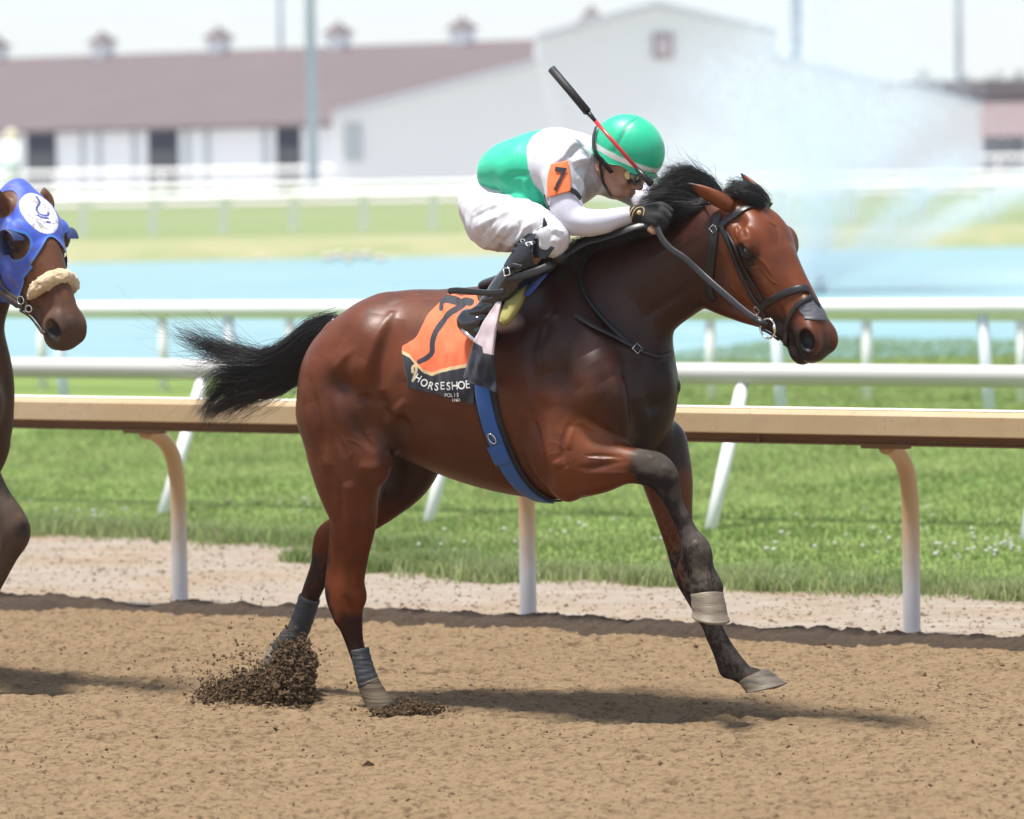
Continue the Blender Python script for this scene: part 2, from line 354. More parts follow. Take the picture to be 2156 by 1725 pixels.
# dark harrowed ridge of soil in front of the posts
def ridge():
    s_ = np.arange(-3.4, 6.4, .010); q = np.arange(-.55, .10, .010); Sg, Q = np.meshgrid(s_, q, indexing='ij')
    cen = -.20 + .05 * (vnoise(np.stack([Sg.ravel() * 1.6, Sg.ravel() * 0, Sg.ravel() * 0], 1), 3).reshape(Sg.shape) - .5)
    w = .105 + .06 * (vnoise(np.stack([Sg.ravel() * 2.5 + 9, Sg.ravel() * 0, Sg.ravel() * 0], 1), 4).reshape(Sg.shape) - .5)
    gap = 1 - .45 * np.exp(-((Sg + .02 + .07) / .14) ** 2)
    P = np.stack([Sg.ravel(), Q.ravel(), 0 * Q.ravel()], 1)
    n = vnoise(P * 9, 5) * .5 + vnoise(P * 28, 6) * .35 + vnoise(P * 75, 7) * .2
    t = (Q - cen) / w; prof = np.where(t < 0, np.exp(-(t / 1.0) ** 4), np.exp(-(t / 1.1) ** 4))
    H = -.03 + prof * gap * (.034 + .056 * n.reshape(Q.shape))
    X = A0[0] + E[0] * Sg + MQ[0] * Q; Y = A0[1] + E[1] * Sg + MQ[1] * Q
    V = np.stack([X.ravel(), Y.ravel(), H.ravel()], 1); k = len(q); i = (np.arange(len(s_) - 1)[:, None] * k + np.arange(k - 1)[None]).ravel()
    o = mesh_np('soil_ridge', V, np.stack([i, i + k, i + k + 1, i + 1], 1), None, WETD, True); tag(o, kind='structure')
ridge()
flat('dirt_path', rpoly(-400, 400, -.14, 3.4), .004, SAND)
def gedge(s_):                       # where the grass begins behind the rail
    return np.interp(s_, [-6, -1.2, -.1, .35, .9, 1.2, 2.2, 3.2, 6], [2.55, 2.5, 2.45, 1.95, 1.50, 1.5, 1.55, 1.55, 1.6]) 
# turf sheet with an uneven front edge
def turf():
    ss = np.arange(-14, 16, .08); V = []; F = []
    e = gedge(ss) + .22 * (vnoise(np.stack([ss * 1.1, ss * 0, ss * 0], 1), 12) - .5) + .14 * (vnoise(np.stack([ss * 5, ss * 0, ss * 0], 1), 13) - .5)
    for s_, q in zip(ss, e): V += [rp(s_, q, .010), rp(s_, q + 4, .010)]
    for i in range(len(ss) - 1): F.append((2 * i, 2 * i + 2, 2 * i + 3, 2 * i + 1))
    b = len(V); y1 = 37.3
    o = mesh_np('turf', np.array(V), F, None, GRS, False); tag(o, kind='structure')
    flat('infield_grass', [tuple(rp(-34, 3.3)[:2]), tuple(rp(60, 3.3)[:2]), (120, 38.4), (-33, 37.0)], .007, GRS)
    return ss, e
TS, TE = turf()
# lake
WAT = mat('lake_water', (.15, .325, .365), .28, spec=.4, noise=[(.5, .7, (.25, .42, .45), .42, .62, (.3, 3, 1)), (1.6, .6, (.12, .27, .31), .5, .68, (.25, 4, 1))], bump=[(2.2, .6, .10, (.5, 2.4, 1)), (9, .4, .03, (.6, 2, 1))])
flat('water', [(-140, 36.6), (140, 38.8), (140, 84), (-140, 77)], -.02, WAT)
BANK = mat('dry_bank_grass', (.33, .32, .19), .95, spec=.1, noise=[(.35, .8, (.21, .26, .12), .42, .6, (1, 2, 1)), (1.2, .7, (.40, .32, .22), .5, .75, (1, 1, 1))])
def bank():
    xs = np.arange(-60, 60, .5); V = []; F = []
    for x in xs:
        y0 = 77 + (x + 140) / 40 - .3; n = .35 * (vnoise(np.array([[x * .7, 0, 0]]), 3)[0] - .5)
        V += [(x, y0 + n, -.05), (x, y0 + 1.2, .22 + .2 * n), (x, y0 + 8, .30), (x, y0 + 22, .02)]
    for i in range(len(xs) - 1):
        for k in range(3): F.append((4 * i + k, 4 * i + 4 + k, 4 * i + 5 + k, 4 * i + 1 + k))
    tag(mesh_np('far_bank', np.array(V), F, None, BANK, True), kind='structure')
bank()
flat('service_road_reflector', [(-200, 192), (200, 192), (200, 330), (-200, 330)], .012 - .08 + .03, mat('pale_road', (.50, .48, .46), .9))  # road, extended under the barns as an added reflector whitening their walls
# rocks on the far shore
ROCK = mat('rock', (.62, .52, .46), .9, noise=[(3, .5, (.4, .33, .28), .4, .7, (1, 1, 1))])
def rocks():
    for i, (px, py, w) in enumerate(((548, 541, 14), (690, 540, 22), (715, 536, 26), (745, 535, 24), (772, 537, 28), (800, 541, 18), (733, 544, 20))):
        c = at_ground(px, py + 6); r = w / 2 / (FPX / c[1]); m = MB().ellip((0, 0, 0), (r, r * .8, r * .7), nu=14, nv=9); V = np.concatenate(m.V)
        V *= (.75 + .5 * vnoise(V / r * 1.3 + i * 5, i))[:, None]
        tag(mesh_np('rock', V + c + np.array([0, 0, r * .3]), m.F, None, ROCK, True), ('small pale boulder lying alone at the far water line, leftmost', 'pinkish boulder at the left end of the row on the far bank', 'pinkish boulder second from the left in the row on the far bank', 'larger pinkish boulder in the middle of the row on the far bank', 'widest pinkish boulder near the right end of the far row', 'small pinkish boulder at the right end of the far row', 'low pale boulder in front of the row on the far bank')[i], 'rock', 'boulders on the far shore of the lake')
rocks()
# ---- tan running rail
TAN = mat('tan_rail_paint', (.53, .39, .225), .42, noise=[(1.5, .5, (.60, .48, .33), .4, .65, (1, 1, 1)), (14, .45, (.42, .29, .16), .5, .75, (.4, 1, 1)), (40, .5, (.28, .20, .13), .60, .72, (1, 1, 1))], bump=[(30, .08, .004, (1, 1, 1))])
TANTOP = mat('tan_rail_top', (.80, .74, .64), .5)
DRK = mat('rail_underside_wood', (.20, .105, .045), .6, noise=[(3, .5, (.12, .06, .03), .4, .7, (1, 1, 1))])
def postmat(name, c1, c2, z0, z1):
    m = mat(name, c1, .5, bump=[(40, .1, .003, (1, 1, 1))]); nt = m.node_tree; b = nt.nodes['Principled BSDF']
    g = nt.nodes.new('ShaderNodeNewGeometry'); sx = nt.nodes.new('ShaderNodeSeparateXYZ'); nt.links.new(g.outputs['Position'], sx.inputs[0])
    nz = nt.nodes.new('ShaderNodeTexNoise'); nz.inputs['Scale'].default_value = 18; ad = nt.nodes.new('ShaderNodeMath'); ad.operation = 'MULTIPLY_ADD'; ad.inputs[1].default_value = .25; nt.links.new(nz.outputs[0], ad.inputs[0]); nt.links.new(sx.outputs['Z'], ad.inputs[2])
    mr = nt.nodes.new('ShaderNodeMapRange'); mr.inputs['From Min'].default_value = z0; mr.inputs['From Max'].default_value = z1; nt.links.new(ad.outputs[0], mr.inputs[0])
    mx = nt.nodes.new('ShaderNodeMix'); mx.data_type = 'RGBA'; nt.links.new(mr.outputs[0], mx.inputs['Factor']); mx.inputs['A'].default_value = (*c2, 1); mx.inputs['B'].default_value = (*c1, 1); nt.links.new(mx.outputs['Result'], b.inputs['Base Color'])
    return m
TPOST = postmat('tan_post_worn', (.50, .33, .17), (.52, .52, .54), .30, .62)
SP = np.linalg.norm(B0 - A0) / 2
EZ = np.array([E[0], E[1], 0]); MZ = np.array([MQ[0], MQ[1], 0])
def sweep(s0, s1, q0, prof, n=60):
    """profile (dq,z) swept along the rail direction"""
    V = [];
    for s_ in np.linspace(s0, s1, n): V += [rp(s_, q0 + dq, z) for dq, z in prof]
    k = len(prof); F = [(i * k + j, i * k + (j + 1) % k, (i + 1) * k + (j + 1) % k, (i + 1) * k + j) for i in range(n - 1) for j in range(k)]
    F += [tuple(range(k)), tuple((n - 1) * k + j for j in range(k - 1, -1, -1))]
    return np.array(V), F
def rail_height(px, py, q):          # height of the point seen at (px,py) in the vertical plane q behind the post line
    v = ray(px, py); t = (q - (CAM[:2] - A0) @ MQ) / (v[:2] @ MQ); return (CAM + v * t)[2]
QF = -.34
zt = rail_height(1110, 853, QF); zb = rail_height(1110, 905, QF); zc = rail_height(1110, 924, QF + .05); print('tan rail', zt, zb, zc)
tan = empty('running_rail', rp(0, 0), 'tan running rail with curved gooseneck posts along the inside of the dirt track', 'rail')
V_, F_ = sweep(-16, 20, QF, [(.02, zb), (0, zb + .006), (0, zt - .022), (.010, zt - .006), (.03, zt), (.085, zt), (.11, zt - .02), (.11, zb), (.09, zb), (.09, zt - .04), (.03, zt - .04)][::-1])
rl = mesh_np('rail_face', V_, F_, tan, TAN, False)
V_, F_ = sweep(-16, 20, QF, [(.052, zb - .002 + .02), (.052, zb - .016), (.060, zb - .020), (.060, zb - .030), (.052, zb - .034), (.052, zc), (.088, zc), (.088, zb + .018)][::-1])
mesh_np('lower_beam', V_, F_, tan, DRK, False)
V_, F_ = sweep(-16, 20, QF, [(.022, zt + .001), (.03, zt + .004), (.083, zt + .004), (.083, zt + .001)][::-1])
mesh_np('top_cap', V_, F_, tan, TANTOP, False)
for k in range(-5, 8):
    s_ = k * SP; zz = zc - .01
    P = [rp(s_, 0, -.05), rp(s_, 0, .3), rp(s_, 0, zz - .30), rp(s_, -.012, zz - .20), rp(s_, -.045, zz - .11), rp(s_, -.11, zz - .045), rp(s_, -.20, zz - .004), rp(s_, -.26, zz + .008)]
    m = MB().tube(catmull(P, 5), .036, 16); m.build('post', TPOST, tan, True)
    MB().box(rp(s_, QF + .075, zz + .008), (.20, .05, .02), np.stack([EZ, MZ, [0, 0, 1]])).build('bracket', DRK, tan)
for s_ in (-3.2, .62 * SP, 1.69 * SP, 3.4 * SP): MB().box(rp(s_, QF + .05, (zb + zc) / 2 + .004), (.012, .022, .05), np.stack([EZ, MZ, [0, 0, 1]])).build('joint_plate', DRK, tan)
# ---- white rails of the turf course
WHT = mat('white_rail_plastic', (.80, .81, .82), .35, noise=[(6, .3, (.62, .63, .62), .5, .75, (1, 1, 1))])
WHB = mat('white_rail_bluish', (.66, .72, .80), .4)
GRR = mat('grey_white_rail', (.52, .51, .50), .45, noise=[(5, .45, (.5, .48, .45), .45, .75, (.4, 1, 1))])
def line_at(p0, p1):
    a = at_ground(*p0)[:2]; b = at_ground(*p1)[:2]; e = (b - a) / np.linalg.norm(b - a); return a, e, np.array([-e[1], e[0]])
def on_line(a, e, px):               # point of the ground line seen in the column px
    v = ray(px, 900.0)[:2]; c = CAM[:2]; M_ = np.array([[v[0], -e[0]], [v[1], -e[1]]]); t = np.linalg.solve(M_, a - c); return a + e * t[1], t[1]
def z_at(P, py, px):                 # height over ground point P of pixel row py
    v = ray(px, py); return CAM[2] + v[2] * (P[1] / v[1])
def white_rail(label, p0, p1, posts, lean_top, top_px, rad, post_r, mrail, mpost, over, ext=(-12, 12), second=None, sq=False):
    a, e, m_ = line_at(p0, p1); r = empty('white_rail', (*a, 0), label, 'rail', 'white rails along the turf course')
    n3 = np.array([m_[0], m_[1], 0]); P0, _ = on_line(a, e, 1078); zt = z_at(P0 + m_ * over, top_px, 1078) - rad
    c0 = np.array([*(a + m_ * over), zt]); e3 = np.array([*e, 0])
    ln = [c0 + e3 * t for t in np.linspace(ext[0], np.linalg.norm(at_ground(*p1)[:2] - a) + ext[1], 40)]
    MB().tube(ln, rad, 18).build('top_rail', mrail, r, True)
    if second: MB().tube([p - np.array([0, 0, second]) + n3 * .05 for p in ln], rad * .55, 12).build('lower_rail', mrail, r, True)
    for px in posts:
        P, t = on_line(a, e, px); b = np.array([*P, -.02]); tp = np.array([*(P + m_ * over), zt - rad * .6]) + e3 * lean_top
        MB().tube([b, b + (tp - b) * .5, tp], post_r, 12).build('post', mpost, r, True)
    return r
white_rail('grey white round rail on white slanting props just behind the tan rail', (335, 1088), (1490, 1120), (-240, 335, 895, 1490, 2156, 2830), .0, 763, .060, .036, GRR, WHT, .52)
white_rail('bright white rail on bluish white leaning posts at the edge of the lake', (140, 905), (2085, 925), (-215, 140, 500, 900, 1262, 1650, 2088, 2520), -.06, 632, .062, .042, WHT, WHB, 0)
white_rail('bright white rail on upright white posts nearest the lake', (92, 822), (2152, 850), (-165, 92, 347, 615, 890, 1190, 1498, 1827, 2152, 2480), .0, 638, .070, .042, WHT, WHT, 0)
# ---- far fences
FW = mat('white_fence_paint', (.92, .92, .90), .5)
def far_fence(label, Yd, z0, th, posts, pw, ztop, slope, extra=None):
    r = empty('white_fence', (0, Yd, 0), label, 'fence', 'white fences beyond the lake'); y = lambda x: Yd + slope * x
    M_ = MB(); M_.box((0, 0, 0), (1, 1, 1)); W = 2156 / FPX * Yd
    for zz, t in [(z0, th)] + (extra or []):
        MB().tube([(x, y(x), zz) for x in np.linspace(-W * .75, W * .75, 12)], t, 10, side=(0, 1, 0)).build('fence_rail', FW, r, True)
    for px in posts:
        x = (px - 1078) * Yd / FPX; MB().box((x, y(x) + .1, ztop / 2), (pw, pw, ztop)).build('post', FW, r)
far_fence('white fence with square posts on the grass beyond the lake, the nearer one', 111, 1.02, .11, [-110 + 147 * k for k in range(18)], .20, 1.0, .02)
far_fence('white fence with square posts beyond the lake, the farther one', 181, .88, .13, [60 + 144 * k for k in range(-2, 16)], .28, .95, .02)
far_fence('pale double-board fence in front of the barns', 226, 1.62, .13, [20 + 110 * k for k in range(-1, 21)], .20, 1.6, .02, [(1.05, .10)])
# ---- barns
WW = mat('white_barn_wall', (.82, .85, .90), .6, noise=[(.8, .25, (.76, .80, .86), .4, .7, (1, 1, .2))])
GABM = mat('pale_metal_siding', (.74, .76, .78), .5, bump=[(6, .3, .05, (1, 1, .01))])
ROOF = mat('maroon_metal_roof', (.138, .106, .112), .6, spec=.2, noise=[(.2, .5, (.16, .124, .128), .4, .7, (1, 1, 1))], bump=[(3, .3, .05, (1, .05, .05))])
DOORM = mat('dark_doorway', (.012, .018, .045), .9, spec=.05); HALF = mat('lower_half_door', (.085, .095, .105), .9, spec=.1)
def at_d(px, z, d): v = ray(px, 334.0); return np.array([CAM[0] + v[0] / v[1] * d, d, z])
def barn():
    r = empty('stable_barn', at_d(400, 0, 244), 'long white stable with a maroon metal roof, dark doorways and cupolas', 'stable')
    a = at_d(-520, 0, 260.6); b = at_d(1160, 0, 227); e = (b - a) / np.linalg.norm(b - a); n = np.array([-e[1], e[0], 0]); L = np.linalg.norm(b - a); ez = 4.35; rz = 9.15
    MM = np.stack([e, n, [0, 0, 1]]); up = np.array([0, 0, 1.0])
    MB().box((a + b) / 2 + n * 12 + up * ez / 2, (L, 24, ez), MM).build('wall', WW, r)
    m = MB(); t = .25
    for s0 in (0, 1):
        q0, q1 = (-.9, 12) if s0 == 0 else (24.9, 12); c = [a + n * q0 + up * (ez - .25), b + n * q0 + up * (ez - .25), b + n * q1 + up * rz, a + n * q1 + up * rz]
        v = [p for p in c] + [p + up * t for p in c]; m.add(v, [(0, 1, 2, 3), (4, 7, 6, 5), (0, 4, 5, 1), (1, 5, 6, 2), (2, 6, 7, 3), (3, 7, 4, 0)])
    m.build('roof', ROOF, r)
    def sx(px):
        v = ray(px, 334.0)[:2]; M_ = np.array([[v[0], -e[0]], [v[1], -e[1]]]); return np.linalg.solve(M_, a[:2] - CAM[:2])[1]
    for x0, x1 in ((58, 119), (314, 376), (584, 634), (-100, -62)):
        s0, s1 = sx(x0), sx(x1); c = a + e * (s0 + s1) / 2
        d = MB().box(c + n * -.02 + up * 2.05, (s1 - s0, .12, 4.1), MM).build('doorway', DOORM, r)
        MB().box(c + n * -.12 + up * 1.45, (s1 - s0 - .05, .08, 2.9), MM).build('half_door', HALF, d) if False else MB().box(c + n * -.12 + up * 1.45, (s1 - s0 - .05, .08, 2.9), MM).build('half_door', HALF, r)
    for x0 in (175, 210, 285, 396, 438, 560): s0 = sx(x0); MB().box(a + e * s0 + n * -.05 + up * 2.05, (.35, .12, 4.1), MM).build('downpipe', mat_grey, r)
    for px in (-2, 222, 466, 718, 978):
        v = ray(px, 334.0)[:2]; aa = a + n * 12; M_ = np.array([[v[0], -e[0]], [v[1], -e[1]]]); s0 = np.linalg.solve(M_, aa[:2] - CAM[:2])[1]; c = aa + e * s0 + up * rz
        cu = MB().box(c + up * .45, (1.15, 1.15, 1.2), MM).build('cupola', WW, r)
        q = MB(); w = .85; z0 = 1.0; pts = [c + e * i * w + n * j * w + up * z0 for i, j in ((-1, -1), (1, -1), (1, 1), (-1, 1))]; q.add(pts + [c + up * (z0 + .85)], [(0, 1, 4), (1, 2, 4), (2, 3, 4), (3, 0, 4), (0, 3, 2, 1)]); q.add([c + up * 1.7, c + up * 1.7 + e * .08, c + up * 2.2], [(0, 1, 2)])
        qo = q.build('cupola_roof', ROOF, r)
mat_grey = mat('grey_trim', (.42, .47, .5), .6)
barn()
def gable():
    Y = 221.0; D = 34.0; r = empty('arena_barn', at_d(1390, 0, Y), 'large pale metal barn with a raised gable and one small upper window', 'barn')
    zz = lambda px, py: at_y(px, py, Y)[2]; xx = lambda px: at_d(px, 0, Y)[0]
    pts = [(702, 246), (1134, 136), (1134, 84), (1388, 14), (1640, 74), (1640, 128), (2064, 227)]
    prof = [(xx(702), 0)] + [(xx(a), zz(a, b)) for a, b in pts] + [(xx(2064), 0)]; k = len(prof)
    V_ = [(x, Y, z) for x, z in prof] + [(x, Y + D, z) for x, z in prof]
    F_ = [tuple(range(k)), tuple(range(2 * k - 1, k - 1, -1))] + [(i, i + k, (i + 1) % k + k, (i + 1) % k) for i in range(k)]
    mesh_np('wall', np.array(V_), F_, r, GABM, False)
    pr = mat('pale_roof_edge', (.52, .55, .60), .5)
    for (a, b) in ((0, 1), (2, 3), (3, 4), (5, 6)):
        (x0, y0), (x1, y1) = pts[a], pts[b]; p = np.array([(xx(x0), Y - .8, zz(x0, y0) + .02), (xx(x1), Y - .8, zz(x1, y1) + .02)]); dz = .30
        v = [p[0], p[1], p[1] + [0, D + 1.6, 0], p[0] + [0, D + 1.6, 0]]; v = v + [q + np.array([0, 0, dz]) for q in v]
        mesh_np('roof', np.array(v), [(0, 3, 2, 1), (4, 5, 6, 7), (0, 1, 5, 4), (1, 2, 6, 5), (2, 3, 7, 6), (3, 0, 4, 7)], r, pr, False)
    c = at_y(1396, 98, Y - .1); f = MB().box(c, (1.15, .2, 1.45)).build('window', mat('window_maroon', (.27, .17, .19), .5), r)
    MB().box(c - np.array([0, .12, 0]), (.75, .06, 1.0)).build('window_pane', mat('window_pale_pane', (.5, .42, .45), .3), r)
    for (px, py, w, h) in ((1352, 300, .8, .8), (745, 300, 1.0, 2.2), (1345, 335, .8, .7)): MB().box(at_y(px, py, Y - .06), (w, .1, h)).build('vent', mat_grey, r)
    q = MB(); c = at_y(1245, 52, Y + 10); w = 1.0; q.add([c + np.array([i * w, j * w, 0]) for i, j in ((-1, -1), (1, -1), (1, 1), (-1, 1))] + [c + np.array([0, 0, 1.2])], [(0, 1, 4), (1, 2, 4), (2, 3, 4), (3, 0, 4), (0, 3, 2, 1)]); q.build('cupola_roof', ROOF, r)
    MB().box(at_y(1245, 62, Y + 10), (1.4, 1.4, 1.4)).build('cupola', WW, r)
gable()
def low_barn():
    Y = 300.0; r = empty('low_barn', at_d(2090, 0, Y), 'low barn with a dusty maroon roof at the right edge behind the pale barn', 'barn'); xx = lambda px: at_d(px, 0, Y)[0]
    ez = at_y(2100, 283, Y)[2]; rz = at_y(2100, 196, Y)[2]; x0, x1 = xx(1925), xx(2420)
    MB().box(((x0 + x1) / 2, Y + 10, ez / 2), (x1 - x0, 20, ez)).build('wall', WW, r)
    v = [(x0, Y - .8, ez - .2), (x1, Y - .8, ez - .2), (x1, Y + 10, rz), (x0, Y + 10, rz), (x0, Y + 20.8, ez - .2), (x1, Y + 20.8, ez - .2)]
    mesh_np('roof', np.array(v), [(0, 1, 2, 3), (3, 2, 5, 4), (0, 3, 4), (1, 5, 2), (0, 4, 5, 1)], r, mat('dusty_maroon_roof', (.215, .16, .165), .6), False)
    MB().box(((x0 + x1) / 2, Y + 10, rz + .5), (x1 - x0, 4, 1.3)).build('ridge_vent', ROOF, r)
    for px in (2082, 2105, 2128, 2150): MB().box((xx(px), Y - .06, 1.5), (.6, .15, 3.0)).build('doorway', DOORM, r)
low_barn()
# ---- poles
PB = mat('galvanised_pole', (.33, .42, .48), .5)
def pole(label, px, Y, r0, h, name='lamp_post', bz=0):
    c = at_d(px, bz, Y); t = c + np.array([0, 0, h]); o = empty(name, c, label, 'pole', None)
    MB().tube([c, (c + t) / 2, t], [r0 * 1.15, r0, r0 * .8], 14).build('shaft', PB, o, True); MB().tube([c, c + np.array([0, 0, .8])], r0 * 1.5, 14).build('base_collar', PB, o, True)
pole('thick bluish grey steel lighting mast rising in front of the long stable', 659, 205, .27, 22)
pole('thin pale pole standing behind the roof of the long stable', 596, 290, .20, 24)
pole('grey green pole behind the fountain jet', 1680, 262, .38, 24)
pole('slender bluish pole behind the trees at the right', 2021, 320, .26, 26)
def furlong():
    c = at_d(25, 0, 150); o = empty('marker_pole', c, 'white furlong pole with green bands and a pale tan cap, left of the stable', 'pole')
    Wm = mat('marker_white', (.82, .85, .84), .5); G = mat('marker_green', (.10, .36, .28), .5)
    MB().tube([c, c + np.array([0, 0, 3.0])], .33, 16).build('shaft', Wm, o, True)
    for z in (1.0, 1.95): MB().tube([c + np.array([0, 0, z]), c + np.array([0, 0, z + .14])], .34, 16).build('band', G, o, True)
    MB().ellip(c + np.array([0, 0, 3.05]), (.33, .33, .42)).build('cap', mat('marker_cap', (.62, .56, .42), .6), o, True)
furlong()
# ---- distant trees
BARK = mat('bark', (.10, .075, .055), .9)
LEAF = [mat('foliage_%s' % n, c, .7, noise=[(.6, .6, tuple(x * .55 for x in c), .4, .65, (1, 1, 1))]) for n, c in (('green', (.075, .13, .045)), ('bluish', (.06, .12, .07)), ('olive', (.10, .13, .05)))]
def tree(label, px, Y, h, w, li, seed, trunk_h=.35):
    g = np.random.default_rng(seed); c = at_d(px, 0, Y); o = empty('tree', c, label, 'tree', 'trees on the horizon')
    top = c + np.array([0, 0, h]); MB().tube([c, c + np.array([.1, 0, h * .4]), c + np.array([0, 0, h * .8])], [w * .06, w * .045, w * .02], 8).build('trunk', BARK, o, True)
    cl = g.normal(0, 1, (26, 3)); cl /= np.linalg.norm(cl, axis=1, keepdims=True); cl *= g.uniform(.35, .95, (26, 1)); cc = c + np.array([0, 0, h * .62]) + cl * np.array([w * .5, w * .5, h * .38])
    n = 2600; k = g.integers(0, 26, n); d = g.normal(0, 1, (n, 3)); d /= np.linalg.norm(d, axis=1, keepdims=True); P = cc[k] + d * g.uniform(.5, 1, (n, 1)) * w * .17
    a = g.normal(0, 1, (n, 3)); a /= np.linalg.norm(a, axis=1, keepdims=True); b = np.cross(a, g.normal(0, 1, (n, 3))); b /= np.linalg.norm(b, axis=1, keepdims=True); sz = w * .028
    V_ = np.stack([P - a * sz, P + b * sz * .6, P + a * sz, P - b * sz * .6], 1).reshape(-1, 3); mesh_np('crown', V_, np.arange(4 * n).reshape(-1, 4), o, LEAF[li], False)
for i, (px, py, hw, li, lb) in enumerate(((1820, 150, 40, 1, 'pale small bluish green tree just right of the fountain jet'), (1880, 158, 30, 0, 'low pale tree hidden behind the pale barn roof'), (1945, 146, 44, 2, 'round olive tree left of the slender bluish pole'), (1990, 150, 34, 0, 'small green tree beside the slender bluish pole'), (2045, 136, 50, 1, 'dark bluish green tree behind the maroon roof, right of the slender pole'), (2095, 138, 44, 1, 'bushy dark tree above the ridge of the low barn'), (2150, 140, 46, 0, 'tree cut by the right edge of the picture'), (98, 118, 34, 2, 'small pale green tree top above the stable roof at left'))):
    Y = 390.0; tree(lb, px, Y, at_y(px, py, Y)[2], hw / FPX * Y * 1.5, li, i + 3)
# ---- fountain
def fountain():
    g = np.random.default_rng(5); c = at_ground(1725, 612); c[2] = 0
    o = empty('fountain', c, 'white fountain in the lake throwing a tall jet and wide fans of spray', 'fountain'); base = c + np.array([0, 0, .05])
    MB().ellip(base, (.13, .13, .06)).build('float', mat('float_grey', (.62, .66, .7), .5), o, True)
    MB().tube([base, base + np.array([0, 0, .18])], .06, 12).build('nozzle', mat('nozzle_metal', (.7, .72, .74), .4), o, True)
    SPR = mat('spray_water', (.93, .96, .98), .5, spec=.4, trans=.0); nt = SPR.node_tree; tl = nt.nodes.new('ShaderNodeBsdfTranslucent'); tl.inputs[0].default_value = (.95, .97, 1, 1); mx = nt.nodes.new('ShaderNodeMixShader'); mx.inputs[0].default_value = .6; nt.links.new(nt.nodes['Principled BSDF'].outputs[0], mx.inputs[1]); nt.links.new(tl.outputs[0], mx.inputs[2]); tr = nt.nodes.new('ShaderNodeBsdfTransparent'); m2 = nt.nodes.new('ShaderNodeMixShader'); m2.inputs[0].default_value = .5; nt.links.new(mx.outputs[0], m2.inputs[1]); nt.links.new(tr.outputs[0], m2.inputs[2]); nt.links.new(m2.outputs[0], nt.nodes['Material Output'].inputs[0])
    sc = c[1] / FPX
    jets = [((1727, -260), 13000, .10, 0, None), ((1722, -260), 2500, .35, 0, None)]
    V_ = []; sz = []
    up = np.linspace(0, 1, 50)
    def traj(a, b, ctrl, n, sp0, sp1, g0=.0, depth=0.0):
        """curved jet from pixel a to b through a control pixel, spray widening from sp0 to sp1"""
        n = int(n * 1.35); t = g.beta(1.9, 1.1, n); A_, B_, K_ = (np.array(q, float) for q in (a, b, ctrl)); q = (1 - t)[:, None] ** 2 * A_ + 2 * (t * (1 - t))[:, None] * K_ + t[:, None] ** 2 * B_
        P = at_y(q[:, 0], q[:, 1], c[1]); s_ = sp0 + .06 + (sp1 - sp0) * t; P += g.normal(0, 1, (n, 3)) * s_[:, None] * np.array([1, 1, .7]); P[:, 1] += depth * t
        V_.append(P); sz.append(np.full(n, .0075) * (1 + .8 * g.random(n)))
    N0 = (1725, 600)
    traj(N0, (1716, -420), (1722, 100), 8000, .03, .12)
    traj(N0, (1716, -420), (1722, 100), 5000, .15, .85)
    for (b, k, n, s1, dp) in (((1500, 130), (1690, 330), 9000, .34, 1.5), ((1600, 60), (1715, 300), 9000, .34, -1), ((1420, 300), (1660, 360), 7000, .40, 1), ((1860, 90), (1745, 300), 10000, .34, 1.5), ((1950, 170), (1770, 330), 9000, .36, -1),
                              ((2010, 330), (1850, 480), 7000, .16, -1), ((2230, 370), (1930, 490), 8000, .16, 1), ((1340, 420), (1560, 430), 5000, .25, -1), ((1560, 470), (1650, 520), 3000, .3, 0), ((2260, 590), (2000, 575), 2500, .10, 0)):
        traj(N0, b, k, n, .04, s1, depth=dp)
    for (x, y, sx, sy, n) in ((1600, 330, 1.1, 1.5, 19000), (1560, 200, .9, 1.0, 9000), (1830, 330, .9, 1.5, 13000), (1725, 560, .8, .3, 4000), (1480, 400, .8, .6, 6000)):
        n = int(n * 1.7); P = at_y(np.full(n, x), np.full(n, y), c[1]) + g.normal(0, 1, (n, 3)) * np.array([sx, .8, sy]); P = P[P[:, 2] > .0]; V_.append(P); sz.append(np.full(len(P), .0065))
    P = np.vstack(V_); sz = np.concatenate(sz); k = P[:, 2] > -.01; P = P[k]; sz = sz[k]; n = len(P)
    T = np.array([(0, 0, 1), (.94, 0, -.33), (-.47, .82, -.33), (-.47, -.82, -.33)]); V2 = (P[:, None] + T[None] * sz[:, None, None]).reshape(-1, 3)
    i = (np.arange(n) * 4)[:, None, None]; F2 = (i + np.array([(0, 1, 2), (0, 2, 3), (0, 3, 1), (1, 3, 2)])[None]).reshape(-1, 3)
    tag(mesh_np('spray', V2, F2, o, SPR, False), kind='stuff'); print('spray', n)
fountain()
